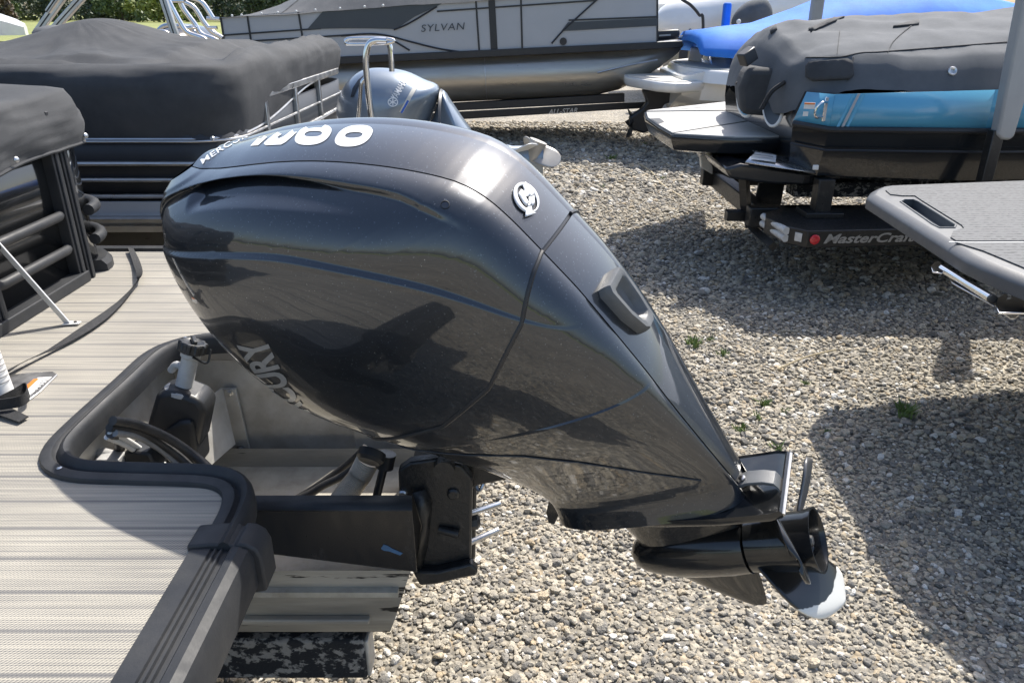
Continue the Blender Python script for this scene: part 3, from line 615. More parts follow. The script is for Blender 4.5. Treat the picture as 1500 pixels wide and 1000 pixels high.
def foil(p0, p1, th, r, n=22):
    o_ = []
    for k in range(n):
        a = 2 * math.pi * k / n; c = math.cos(a); x = .5 + .5 * c; y = math.sin(a) * (1 - .45 * x) * th; o_.append(wm(p0 + (p1 - p0) * x, y, r))
    return o_
rs = [foil(a, b, t, r) for r, a, b, t in ((-.165, .40, .80, .062), (-.19, .425, .775, .052), (-.23, .45, .755, .044), (-.28, .47, .745, .044), (-.32, .47, .745, .05), (-.345, .475, .742, .05))]
obj('strut', MB().rings(rs), 'leg_black', motor, smooth=60)
RA = -.345
obj('gearcase', MB().lathe([(.440, .006), (.443, .02), (.455, .036), (.48, .049), (.52, .059), (.57, .066), (.64, .069), (.70, .069), (.742, .066), (.744, .05)], wm(0, 0, RA), MN, 36), 'leg_black', motor, smooth=40)
rs = [foil(a, b, t, r, 16) for r, a, b, t in ((-.385, .50, .742, .022), (-.43, .53, .735, .014), (-.49, .60, .728, .009), (-.53, .655, .722, .006), (-.545, .68, .715, .004))]
obj('skeg', MB().rings(rs), 'leg_black', motor, smooth=60)
prop = obj('propeller_hub', MB().lathe([(.747, .052), (.748, .064), (.78, .066), (.84, .067), (.885, .070), (.897, .0735), (.900, .0735), (.8995, .068), (.88, .064), (.82, .060), (.80, .058)], wm(0, 0, RA), MN, 40, cap=False), 'leg_black', motor, smooth=40)
obj('hub_core', MB().lathe([(.79, .06), (.80, .030), (.83, .026), (.832, .02), (.862, .018), (.865, .012)], wm(0, 0, RA), MN, 24), 'leg_black', prop)
obj('prop_nut', MB().lathe([(.862, .019), (.874, .019), (.876, .012), (.888, .011), (.889, .006)], wm(0, 0, RA), MN, 6), 'steel_silver', prop)
def blade(a0, m, name='blade'):
    mb = MB(); nu, nv = 26, 22; att = []; PITCHL = .44
    def fn(a, b):
        s = a; c = 2 * b - 1; rad = .058 + .134 * s
        ch = .108 * math.sqrt(max(1e-4, 1 - max(0, (s - .45) / .555) ** 2.4)) * (1 - .12 * (1 - s))
        be = math.atan2(PITCHL, 2 * math.pi * rad); l_ = c * ch; th = a0 + .42 * s * s + l_ * math.cos(be) / rad; ax = .815 + l_ * math.sin(be) * .75 + .075 * s + .012 * (1 - c * c)
        att.append(s + .04 * abs(c))
        return wm(ax, rad * math.cos(th), RA + rad * math.sin(th))
    mb.grid(fn, nu, nv); o = obj(name, mb, m, prop, smooth=60, solid=.007); t = o.data.attributes.new('span', 'FLOAT', 'POINT'); t.data.foreach_set('value', att); return o
blade(R(-116), 'prop_worn'); blade(R(4), 'prop_bare'); blade(R(124), 'leg_black')
# speedometer tab under the leg
poly = [at(805, 728, y=1.66), at(826, 733, y=1.66), at(823, 745, y=1.66), at(812, 768, y=1.66), at(803, 766, y=1.66), at(800, 750, y=1.66)]
obj('pickup_fin', MB().prism(poly, (.006, .014, .002)), 'leg_black', motor, bevel=.002)
# ---- mounting bracket
def slab(pix, y, th, name, m='steel_black', par=motor, bev=.006): return obj(name, MB().prism([at(u, v, y=y) for u, v in pix], (0, th, 0)), m, par, bevel=bev, smooth=35)
near = [(583, 690), (600, 678), (640, 672), (676, 682), (692, 702), (690, 820), (684, 833), (640, 845), (612, 846), (600, 800), (585, 745)]
br = slab(near, 1.59, .035, 'clamp_bracket'); slab([(u + 6, v - 4) for u, v in near], 1.86, .035, 'clamp_bracket')
obj('swivel_tube', MB().tube([at(632, 700, y=1.735), at(650, 800, y=1.735)], .062, 20), 'steel_black', motor)
obj('tilt_tube', MB().tube([at(650, 690, y=1.565), at(650, 690, y=1.565) + (0, .36, 0)], .026, 18), 'steel_black', motor)
obj('swivel_arm', MB().prism([at(u, v, y=1.64) for u, v in [(600, 690), (640, 664), (700, 672), (760, 700), (700, 712), (660, 740), (630, 770), (605, 740)]], (0, .19, 0)), 'steel_black', motor, bevel=.008)
obj('bracket_rib', MB().add([at(604, 722, y=1.575), at(622, 716, y=1.575), at(633, 735, y=1.59), at(626, 800, y=1.585), at(615, 842, y=1.58), at(608, 842, y=1.58), at(618, 770, y=1.555)], [(0, 1, 2, 6), (6, 2, 3), (6, 3, 4, 5)]), 'steel_black', br, solid=.006)
slab([(604, 838), (640, 838), (690, 826), (700, 836), (698, 843), (672, 848), (640, 856), (615, 858)], 1.56, .03, 'bracket_foot')
for u, v, rr in ((590, 722, .012), (664, 722, .016), (668, 780, .009)):
    obj('bolt', MB().lathe([(0, rr), (.008, rr), (.012, rr * .7)], at(u, v, y=1.59) + (0, .002, 0), (0, -1, 0), 12), 'steel_silver' if u == 590 else 'steel_black', br)
obj('clamp_screw', MB().tube([at(643, 775, y=1.585), at(672, 782, y=1.575)], .011, 12), 'steel_black', br)
for a, b in (((688, 752), (731, 738)), ((680, 798), (729, 776))):
    obj('mounting_stud', MB().tube([at(*a, y=1.62), at(*b, y=1.70)], .0085, 10), 'steel_silver', motor)
obj('stud_nut', MB().lathe([(0, .022), (.02, .022), (.028, .012)], at(688, 764, y=1.63), (1, .1, .05), 8), 'plastic_black', motor)
obj('tow_shackle', MB().tube(spline([at(700, 692, y=1.8), at(708, 706, y=1.78), at(702, 718, y=1.77), at(696, 708, y=1.78)], 16), .006, 8), 'steel_silver', motor)
obj('tilt_ram', MB().tube([at(566, 668, y=1.66), at(548, 742, y=1.62)], .011, 12), 'steel_black', motor)
obj('ram_collar', MB().tube([at(567, 664, y=1.66), at(563, 684, y=1.655)], .024, 14), 'plastic_black', motor)
obj('grommet', MB().lathe([(-.02, .036), (0, .036), (.008, .028), (.004, .015)], at(542, 672, y=1.62), (-.25, -.75, -.6), 20), 'plastic_black', motor)
# ================================================================== near pontoon boat (stern, deck, motor well)
DZ = 1.1; YC = 1.735
nb = thing('pontoon_boat', (-1.6, 1.735, 0), 'pontoon boat stern with tan woven deck, black rail and open motor well', 'pontoon boat')
def arc(c, r, a0, a1, n=8): return [(c[0] + r * math.cos(R(a)), c[1] + r * math.sin(R(a))) for a in np.linspace(a0, a1, n)]
# centre line of the moulded rim round the motor well, from the near stern corner to the far one
rim = [(-.525, 1.10), (-.525, 1.20)] + arc((-.645, 1.235), .12, 0, 88, 9) + [(-.72, 1.357), (-.90, 1.366)] + arc((-.905, 1.475), .108, -92, -185, 9) + [(-1.014, 1.60), (-1.010, 1.80)] + arc((-.885, 1.935), .128, 178, 96, 9) + [(-.80, 2.070), (-.66, 2.085)] + arc((-.645, 2.20), .12, -92, 0, 9) + [(-.525, 2.30), (-.525, 2.40)]
def dense(path, step=.02):
    out = []
    for a, b in zip(path[:-1], path[1:]):
        a, b = np.array(a), np.array(b); k = max(1, int(np.linalg.norm(b - a) / step)); out += [a + (b - a) * i / k for i in range(k)]
    return out + [np.array(path[-1])]
rim = dense(rim); rp = np.array(rim)
for _ in range(6): rp[1:-1] = .25 * rp[:-2] + .5 * rp[1:-1] + .25 * rp[2:]
tg = np.gradient(rp, axis=0); tg /= np.linalg.norm(tg, axis=1)[:, None]; nrm = np.stack([tg[:, 1], -tg[:, 0]], 1)   # points into the well
prof = [(-.048, -.01), (-.048, .006), (-.044, .011), (-.020, .014), (-.012, .013), (-.006, .006), (-.001, .004), (.004, .009), (.012, .020), (.024, .024), (.034, .020), (.041, .010), (.043, -.012), (.042, -.034), (.036, -.034), (.034, -.01)]
prof = [(-.048 + (a + .048) * .70, b) for a, b in prof]
mb = MB(); mb.rings([[(p[0] + n_[0] * a, p[1] + n_[1] * a, DZ + b) for a, b in prof] for p, n_ in zip(rp, nrm)]); rimo = obj('well_rim', mb, 'rim_black', nb, smooth=40)
for k in (28, 60, 86):
    p, n_ = rp[k], nrm[k]; obj('screw', MB().lathe([(0, .006), (.003, .006), (.004, .003)], (p[0] - n_[0] * .03, p[1] - n_[1] * .03, DZ + .012), (0, 0, 1), 10), 'steel_silver', rimo)
hole = [(p[0] - n_[0] * .03, p[1] - n_[1] * .03) for p, n_ in zip(rp, nrm)]
deck = [(-6, .445), (-.56, .445)] + hole[2:-2] + [(-.56, 3.02), (-6, 3.02)]
# deck sheet as one sheet around the notch
obj('deck_floor', MB().prism([(x, y, DZ - .03) for x, y in deck], (0, 0, .03)), 'deck_weave', nb, smooth=0)
# stern rail: flat trim, grooved strip, rounded bumper
sp = [(-.585, 0), (-.585, .008), (-.548, .010), (-.546, .005), (-.542, .005), (-.540, .010), (-.537, .010), (-.535, .005), (-.531, .005), (-.529, .010), (-.526, .010), (-.524, .004), (-.516, .004), (-.510, .012), (-.495, .014), (-.480, .006), (-.472, -.012), (-.472, -.075), (-.50, -.085), (-.56, -.03)]
for y0, y1 in ((.44, 1.115), (2.36, 3.03)):
    obj('stern_rail', MB().rings([[(x, y, DZ + z) for x, z in sp] for y in (y0, y1)]), 'rim_black', nb, smooth=25)
cp = [(-.592, 0), (-.592, .014), (-.545, .019), (-.515, .019), (-.505, .012), (-.500, .020), (-.482, .018), (-.466, .006), (-.458, -.015), (-.458, -.09), (-.50, -.10), (-.56, -.03)]
for y0, y1 in ((1.10, 1.165), (2.30, 2.37)): obj('corner_cap', MB().rings([[(x + (.02 if False else 0), y, DZ + z) for x, z in cp] for y in np.linspace(y0, y1, 4)]), 'rim_black', nb, bevel=.006, smooth=40)
obj('side_rail', MB().rings([[(x, 3.02 + y, DZ + z) for y, z in [(-.03, 0), (-.03, .012), (0, .014), (.03, .006), (.04, -.02), (.04, -.09), (0, -.09)]] for x in (-6, -.5)]), 'rim_black', nb, smooth=30)
# motor well: walls, floor, bracket plates
well = obj('motor_well', MB().box(-1.04, -.50, 2.075, 2.09, .70, 1.075).box(-1.055, -1.04, 1.36, 2.09, .45, 1.06), 'alu_dirty', nb, bevel=.002)
obj('well_wall', MB().box(-.50, -.21, 2.06, 2.075, .66, 1.02), 'alu_dirty', nb, bevel=.002)
obj('well_floor', MB().box(-1.04, -.28, 1.44, 2.074, .685, .70), 'alu_floor', nb)
obj('well_lip', MB().box(-1.0, -.50, 2.055, 2.074, 1.04, 1.07), 'alu', nb, bevel=.003)
# white painted side plate with its flange, bolted to the wall
pc = [at(300, 690, z=.74), at(346, 652, z=.72), at(322, 568, y=2.0), at(296, 590, y=1.94)]
A_, B_, C_, D_ = at(290, 698, y=1.78), at(345, 650, y=1.98), at(326, 568, y=2.04), at(292, 596, y=1.9)
obj('side_plate', MB().prism([A_, B_, C_, D_], (-.004, -.004, .002)), 'alu_dirty', nb)
fl = [at(326, 567, y=2.068), at(347, 567, y=2.068), at(369, 664, y=2.068), at(346, 664, y=2.068)]
flg = obj('plate_flange', MB().prism(fl, (0, -.012, 0)), 'alu_dirty', nb, bevel=.002)
for u, v in ((336, 575), (353, 657)): obj('bolt', MB().lathe([(0, .014), (.003, .014), (.004, .009), (.011, .009), (.012, .006)], at(u, v, y=2.056), (0, -1, 0), 12), 'steel_silver', flg)
# pod side panel in front of the bracket
pp = [at(352, 748, y=1.44), at(604, 748, y=1.44), at(611, 838, y=1.44), at(352, 806, y=1.44)]
pod = obj('pod_panel', MB().prism(pp, (0, .006, 0)), 'pod_black', nb, bevel=.002)
tl, tr = pp[0], pp[1]
obj('pod_flange', MB().add([tl + (0, -.002, .002), tr + (0, -.002, .002), tr + (-.006, .05, .006), tl + (0, .05, .006)], [(0, 1, 2, 3)]), 'rim_black', pod, solid=.005)
sm = [(558, 803), (562, 797), (568, 799), (574, 803), (590, 810), (586, 813), (570, 807), (562, 806)]
obj('paint_smear', MB().prism([at(u, v, y=1.4385) for u, v in sm], (0, .001, 0)), 'blue_smear', pod)
# centre pontoon under the deck
def tubes(y, z, r, x0, x1, m, name, par, cone=True, n=40):
    st = [(x0, r), (x1 - .02, r), (x1, r * .985)]
    rs = []
    for x, rr in st: rs.append([(x + (.14 * (1 - (z + rr * math.sin(a) - (z - r)) / (2 * r)) * -1 if x > x1 - .05 else 0), y + rr * math.cos(a), z + rr * math.sin(a)) for a in [2 * math.pi * k / n for k in range(n)]])
    return obj(name, MB().rings(rs), m, par, smooth=40)
csec = [(1.455, .755), (1.462, .66), (1.475, .575), (1.505, .51), (1.56, .458), (1.65, .432), (1.82, .432), (1.91, .458), (1.965, .51), (1.995, .575), (2.008, .66), (2.015, .755), (1.99, .68), (1.48, .68)]
obj('pontoon_tube', MB().rings([[(x0 + sl * (z - .43), y, z) for y, z in csec] for x0, sl in ((-6, 0), (-1.2, 0), (-.345, .30))]), 'tube_dirty', nb, smooth=35)
tubes(.80, .70, .30, -6, -.75, 'tube_dirty', 'pontoon_tube', nb); tubes(2.68, .70, .30, -6, -.75, 'tube_dirty', 'pontoon_tube', nb)
obj('tube_strake', MB().box(-6, -.36, 1.452, 1.472, .585, .60), 'tube_dirty', nb, bevel=.004)
obj('deck_beam', MB().box(-6, -.62, .5, 1.30, 1.0, 1.068).box(-6, -.62, 2.16, 2.98, 1.0, 1.068), 'alu_dirty', nb)
# trailer under it
tr_ = thing('boat_trailer', (-1.6, 1.6, 0), 'trailer with worn carpeted bunks under the tan decked pontoon boat', 'trailer')
obj('bunk', MB().box(-5, -.405, 1.555, 1.635, .285, .428), 'bunk_carpet', tr_, bevel=.01); obj('bunk', MB().box(-5, -.405, 1.84, 1.92, .285, .428), 'bunk_carpet', tr_, bevel=.01)
obj('crossbar', MB().box(-2.2, -2.1, .7, 2.8, .16, .284), 'steel_black', tr_, bevel=.006)
obj('frame_rail', MB().box(-5, -.9, 1.0, 1.1, .16, .28).box(-5, -.9, 2.4, 2.5, .16, .28), 'steel_black', tr_, bevel=.006)
for y in (.95, 2.55): obj('wheel', MB().lathe([(-.1, .22), (-.09, .3), (.09, .3), (.1, .22)], (-3.6, y, .3), (0, 1, 0), 24), 'rubber_hose', tr_)
obj('bunk_end', MB().box(-.407, -.396, 1.56, 1.63, .29, .42), 'alu_dirty', tr_, bevel=.004)
# ---- fence of the near boat, with gate post, dark panels and round rails
FX = -1.575
path = [(FX - .02, 1.2), (FX, 2.62)] + arc((FX - .20, 2.72), .20, 0, 88, 8) + [(-2.2, 2.925), (-6, 2.93)]
fd = np.array(dense(path, .03))
def fence_sheet(i0, i1, z0, z1, off): return MB().grid(lambda a, b: (lambda q: (q[0] + off, q[1] + off * .3, z0 + (z1 - z0) * b))(fd[int(round(i0 + (i1 - i0) * a))]), i1 - i0, 1)
iy = lambda y: int(np.argmin(np.abs(fd[:, 1] - y) + (fd[:, 0] < FX - .05) * 9))
gate0, gate1 = iy(2.13), iy(2.64)
obj('fence_panel', fence_sheet(0, gate0 - 1, DZ + .03, 1.72, -.02), 'gloss_black', nb, solid=.004)
obj('fence_panel', fence_sheet(gate0, gate1, DZ + .03, 1.72, -.02), 'gloss_black', nb, solid=.004)
last = len(fd) - 1; obj('fence_panel', fence_sheet(gate1 + 1, last, DZ + .03, 1.72, -.012), 'gloss_black', nb, solid=.004)
def post(y, w=.022): return MB().box(FX - .03, FX + .018, y - w, y + w, DZ, 1.70).box(FX + .018, FX + .024, y - w * .4, y + w * .4, DZ, 1.70)
for y in (1.5, 2.085, 2.14, 2.60, 2.655): obj('fence_post', post(y), 'rim_black', nb, bevel=.004)
for z in (1.115, 1.235, 1.355):
    for y0, y1 in ((1.2, 2.06), (2.16, 2.58)):
        obj('fence_rail', MB().tube([(FX - .005, y0, z), (FX + .008, y0 + .03, z), (FX + .008, y1 - .03, z), (FX - .005, y1, z)], .017, 10), 'rim_black', nb)
for z in (1.115, 1.225, 1.335):
    obj('corner_rail', MB().tube([(p[0] + .012, p[1] + .012, z) for p in fd[gate1 + 2:gate1 + 45]], .021, 10), 'rim_black', nb)
obj('base_channel', MB().rings([[(p[0] + a, p[1] + a * .4, DZ + b) for a, b in ((-.03, 0), (.035, 0), (.035, .025), (.02, .045), (-.03, .045))] for p in fd[gate1 + 2:]]), 'rim_black', nb, smooth=30)
obj('base_channel', MB().box(FX - .03, FX + .03, 1.2, 2.62, DZ, DZ + .04), 'rim_black', nb, bevel=.004)
obj('gate_hinge', MB().box(FX + .02, FX + .034, 2.105, 2.122, 1.30, 1.42), 'steel_silver', nb, bevel=.003)
# cover snapped over it: raised seats, sagging edge
cov = thing('boat_cover', (-2.2, 2.2, 1.7), 'black canvas mooring cover snapped over the near pontoon fence corner', 'boat cover')
def cov_pt(a, b):
    # a along the fence, b from hem (0) over the shoulder (.35) to the middle of the boat (1)
    p = fd[0] + (fd[0] - fd[0]); t = a * (len(fd) - 1); i = int(t); f_ = t - i; p = fd[i] * (1 - f_) + fd[min(i + 1, len(fd) - 1)] * f_
    c = np.array([-3.4, 1.7]); d = c - p; L_ = np.hypot(*d); d /= L_; corner = math.exp(-((p[0] - FX + .05) ** 2 + (p[1] - 2.8) ** 2) / .03)
    hem = 1.57 - .06 * smoothstep(p[1], 2.5, 1.9) - .03 * smoothstep(p[0], -1.7, -2.4); top = 1.735 + .02 * corner
    w_ = .026 * fbm((p[0], p[1], b), 4.) + .008 * fbm((p[0] * 3, p[1] * 3, b * 6), 4.)
    if b < .35:
        k = b / .35; bulge = .045 * math.sin(math.pi * k) * .4 + .03 * (1 - k)
        return (p[0] - d[0] * (bulge + w_ * .6), p[1] - d[1] * (bulge + w_ * .6), hem + (top - hem) * k + w_ * .3 * (1 - k))
    k = (b - .35) / .65; sh = min(1, k / .06); z = top + .02 * math.sin(min(1, k / .1) * math.pi / 2) + .26 * smoothstep(k, .05, .75) + w_ * .5
    return (p[0] + d[0] * L_ * k * .97, p[1] + d[1] * L_ * k * .97, z)
obj('canvas', MB().grid(cov_pt, 150, 60), 'canvas_black', cov, smooth=70)
hemp = [np.array(cov_pt(a, 0)) for a in np.linspace(0, 1, 120)]
obj('hem', MB().tube(hemp, .006, 6), 'canvas_black', cov)
for q in ((26, 246), (146, 207)):
    d = ray(*q); best = min(hemp, key=lambda p: np.linalg.norm(np.cross(p - EYE, d / np.linalg.norm(d)))); obj('snap', MB().lathe([(0, .009), (.004, .009), (.007, .005)], best + (0.012, -.006, .022), (1, -.4, .2), 12), 'steel_silver', cov)
# ---- loose things on the deck
# flat silver brace from the fence to the deck
b0, b1 = at(100, 474, z=DZ + .004), at(-8, 352, y=2.21); dd = b1 - b0; dd /= np.linalg.norm(dd); sd_ = np.cross(dd, (0, .75, .65)); sd_ /= np.linalg.norm(sd_); nn = np.cross(dd, sd_)
brace = thing('gate_brace', b0, 'flat silver metal brace slanting from the black fence to the deck', 'brace')
obj('bar', MB().obox((b0 + b1 + dd * .1) / 2, dd * (np.linalg.norm(b1 - b0) / 2 + .05), sd_ * .014, nn * .0025), 'white_paint', brace, bevel=.001)
obj('foot', MB().prism([b0 + (-.012, -.016, 0), b0 + (.036, -.008, 0), b0 + (.036, .012, 0), b0 + (-.012, .014, 0)], (0, 0, .004)), 'white_paint', brace, bevel=.001)
obj('rivet', MB().lathe([(0, .006), (.003, .004)], b0 + (.022, .002, .004), (0, 0, 1), 10), 'steel_black', brace)
# black webbing strap trailing across the deck
sp_ = [(192, 366), (200, 385), (205, 404), (200, 418), (180, 440), (150, 468), (110, 495), (70, 516), (35, 534), (10, 548)]
pts3 = [at(u, v, z=DZ + .008 + (.02 if k in (2,) else 0)) for k, (u, v) in enumerate(sp_)]; ps = spline(pts3, 60); wv = []
for i in range(len(ps)):
    t = ps[min(i + 1, 60)] - ps[max(i - 1, 0)]; t /= np.linalg.norm(t); n_ = np.cross(t, (0, 0, 1)); n_ /= np.linalg.norm(n_) + 1e-9; tw = .010 + .003 * math.sin(i * .23); up_ = .005 * math.cos(i * .17); wv.append(n_ * tw + np.array((0, 0, up_)))
tag(obj('webbing_strap', MB().ribbon([p + (0, 0, abs(w_[2]) + .002) for p, w_ in zip(ps, wv)], wv, .002), 'webbing', smooth=60), 'long twisted black webbing strap lying across the tan deck', 'strap')
# tow pylon: label-wrapped post on a chrome base plate
pb = at(4, 590, z=DZ)
py = thing('ski_tow_post', (pb[0] - .01, pb[1] + .01, DZ), 'white labelled tow post standing on a polished plate with warning label', 'tow post')
pl = [at(u, v, z=DZ) for u, v in [(-70, 590), (-30, 556), (40, 548), (78, 546), (85, 550), (60, 575), (40, 590), (15, 597), (-60, 620)]]
bp_ = obj('base_plate', MB().prism(pl, (0, 0, .005)), 'alu', py, bevel=.002)
lb = [at(u, v, z=DZ + .0055) for u, v in [(44, 566), (52, 554), (72, 553), (40, 585), (36, 580)]]
lab = obj('warning_label', MB().prism([at(u, v, z=DZ + .0055) for u, v in [(38, 583), (30, 578), (56, 553), (76, 552)]], (0, 0, .001)), 'label_white', py)
obj('label_band', MB().prism([at(u, v, z=DZ + .0068) for u, v in [(37, 573), (33, 569), (50, 555), (57, 554.5)]], (0, 0, .0006)), 'label_orange', lab)
for k in range(6):
    a = k / 6; obj('print_line', MB().prism([at(u, v, z=DZ + .0068) for u, v in [(60 + 8 * a - 20 * a, 557 + 20 * a), (70 - 20 * a, 556 + 20 * a), (70 - 20.5 * a, 557 + 20 * a), (60 - 12.5 * a, 558 + 20 * a)]], (0, 0, .0005)), 'print_grey', lab)
pc_ = at(3, 588, z=DZ); pst = obj('post', MB().lathe([(.004, .034), (.02, .033), (.17, .029), (.30, .026)], (pc_[0], pc_[1], DZ), (-.12, .12, 1), 28), 'white_paint', py)
for k in range(7):
    z = .055 + .014 * k
    obj('print_line', MB().add([np.array((pc_[0], pc_[1], DZ)) + np.array((-.12, .12, 1)) * (z + s * .0025) + .0345 * np.array((math.cos(a), math.sin(a), .0)) * (1 - z * .12) for s in (0, 1) for a in np.linspace(-1.5, .2, 14)], [(i, i + 1, 15 + i, 14 + i) for i in range(13)]), 'print_grey', pst)
v, f = text2d('WARN', 1, 0, .01); v = v / [v[:, 0].max(), v[:, 1].max()]
v, f = subdiv2d([tuple(q) for q in v], f, .2)
obj('lettering', MB().add([np.array((pc_[0], pc_[1], DZ)) + np.array((-.12, .12, 1)) * (.165 + b * .016) + .0318 * np.array((math.cos(-1.2 + a * 1.6), math.sin(-1.2 + a * 1.6), 0)) for a, b in v], f), 'line_black', pst)
# strap loop round the post foot and its loose end
lp = [at(u, v, z=DZ + .03) for u, v in [(-30, 596), (-5, 590), (20, 578), (38, 568), (40, 580), (28, 588), (5, 592), (-20, 596)]]; lps = spline(lp, 40)
loop = thing('strap_loop', tuple(lps[0]), 'black strap looped round the foot of the white tow post', 'strap')
obj('loop', MB().rings([[p + (0, 0, -.014), p + (.0, .003, -.014), p + (0, .003, .014), p + (0, 0, .014)] for p in lps]), 'webbing', loop, smooth=60)
e0, e1 = at(-25, 592, z=DZ + .012), at(30, 616, z=DZ + .006); obj('tail', MB().prism([e0 + (0, -.02, 0), e0 + (0, .03, 0), at(42, 611, z=DZ + .006), at(28, 619, z=DZ + .006)], (0, 0, .003)), 'webbing', loop)
# ---- inside the well: tank with filler, hoses and cables
FZ = np.array([.30, .16, .94]); FZ /= np.linalg.norm(FZ); fo = at(268, 572, y=1.80)
fil = thing('filler_tank', tuple(fo - (0, 0, .3)), 'dark tank with grey filler neck and black ribbed cap in the motor well', 'filler')
tank = [at(u, v, y=1.80) for u, v in [(228, 600), (238, 566), (262, 560), (300, 575), (310, 590), (300, 640), (270, 680), (210, 668)]]
obj('tank', MB().prism([p + (0, -.045, 0) for p in tank], (0, .095, 0)), 'plastic_black', fil, bevel=.015, seg=3)
nk = obj('neck', MB().lathe([(-.03, .038), (.0, .038), (.004, .037), (.006, .026), (.012, .0225), (.095, .0215), (.1, .026), (.112, .026)], fo, FZ, 28), 'filler_grey', fil)
obj('flange', MB().lathe([(-.006, .047), (.003, .047), (.007, .043)], fo, FZ, 32), 'filler_grey', fil)
for k in range(6):
    a = k * math.pi / 3 + .3; t1 = np.cross(FZ, (0, 0, 1)); t1 /= np.linalg.norm(t1); t2 = np.cross(FZ, t1); obj('screw', MB().lathe([(0, .004), (.003, .003)], fo + (t1 * math.cos(a) + t2 * math.sin(a)) * .038 + FZ * .004, FZ, 8), 'steel_black', nk)
capn = 60; rs = []
for h, rr in ((.112, .030), (.116, .034), (.138, .034), (.142, .031), (.143, .027), (.139, .020), (.139, .0)):
    ring = []
    for k in range(capn):
        a = 2 * math.pi * k / capn; q = rr + (.0035 * (1 if math.sin(a * 10) > 0 else 0) if .03 < rr else 0); ring.append(fo + FZ * h + q * (t1 * math.cos(a) + t2 * math.sin(a)))
    rs.append(ring)
cap_ = obj('cap', MB().rings(rs), 'plastic_black', fil, smooth=35)
obj('cap_grip', MB().obox(fo + FZ * .146, t1 * .024, t2 * .006, FZ * .006), 'plastic_black', cap_, bevel=.003)
obj('elbow', MB().tube(spline([fo + FZ * .055 + t1 * .0, fo + FZ * .06 + np.array((-.03, .01, .012)), fo + FZ * .05 + np.array((-.05, .02, 0))], 8), .010, 10), 'filler_grey', fil)
obj('cap_tether', MB().tube(spline([fo + FZ * .11 + t1 * .03, fo + FZ * .10 + np.array((.045, -.01, -.015)), fo + FZ * .12 + np.array((.05, 0, .0))], 10), .003, 6), 'plastic_black', fil)
bx = [at(u, v, y=1.60) for u, v in [(183, 688), (180, 664), (186, 660), (218, 664), (230, 686), (226, 712), (190, 712)]]
tag(obj('switch_box', MB().prism(bx, (0, .07, 0)), 'plastic_black', bevel=.008), 'black plastic box tucked under the near edge of the motor well', 'box')
tag(obj('moulded_cover', MB().prism([at(u, v, y=1.74) for u, v in [(236, 634), (262, 618), (280, 616), (284, 634), (290, 690), (262, 690), (250, 650)]], (0, .10, 0)), 'plastic_black', bevel=.012, seg=3), 'black moulded cover beside the filler tank in the well', 'cover')
cab = [('rubber_hose', .0115, [(165, 616), (200, 622), (240, 638), (275, 660), (300, 680), (318, 700), (326, 720)], 'thick black control cable arching highest through the motor well'),
       ('rubber_hose', .0105, [(160, 626), (196, 630), (228, 644), (262, 668), (286, 692), (300, 712)], 'thick black control cable just below the highest one in the well'),
       ('hose_grey', .0085, [(168, 634), (198, 638), (226, 652), (250, 670), (270, 690), (284, 712)], 'grey hose between the black cables in the well'),
       ('label_white', .0065, [(160, 632), (186, 644), (208, 658), (230, 672), (250, 688), (262, 706)], 'white cable, upper one of the pair in the motor well'),
       ('label_white', .0065, [(156, 640), (184, 652), (206, 666), (228, 680), (246, 696), (254, 710)], 'white cable, lower one of the pair in the motor well'),
       ('rubber_hose', .0125, [(163, 634), (172, 642), (176, 654), (170, 668), (158, 678), (146, 682)], 'short black hose hooked over at the corner of the well')]
for m, rr, q, lbl in cab: tag(obj('cable', MB().tube(spline([at(u, v, y=1.52 + .13 * math.sin(k * .5)) for k, (u, v) in enumerate(q)], 30), rr, 10), m), lbl, 'cable')
tag(obj('pump_fitting', MB().tube([at(128, 668, y=1.62), at(150, 664, y=1.62), at(176, 668, y=1.62)], [.012, .016, .011], 12).box(*[float(x) for x in (at(150, 668, y=1.6)[0] - .01, at(150, 668, y=1.6)[0] + .05, 1.58, 1.62, at(150, 672, y=1.6)[2] - .02, at(150, 672, y=1.6)[2] + .01)]), 'filler_grey', bevel=.002), 'small grey pump fitting at the corner of the motor well', 'fitting')
tag(obj('corrugated_conduit', MB().tube([p for p in spline([at(490, 748, y=1.60), at(508, 722, y=1.66), at(526, 698, y=1.70), at(540, 672, y=1.70)], 90)], [.030 + .0022 * (k % 3 == 0) for k in range(91)], 16), 'conduit_tan', smooth=20), 'tan corrugated conduit rising to the tilted motor', 'conduit')
for y, q, lbl in ((1.72, [(425, 735), (455, 722), (475, 710), (500, 698), (520, 684), (532, 668)], 'black battery cable running over the well floor to the motor'), (1.78, [(430, 733), (462, 714), (480, 702), (504, 684), (524, 666), (536, 655)], 'black fuel hose beside the battery cable on the well floor')):
    tag(obj('cable', MB().tube(spline([at(u, v, y=y) for u, v in q], 30), .011, 10), 'rubber_hose'), lbl, 'cable')
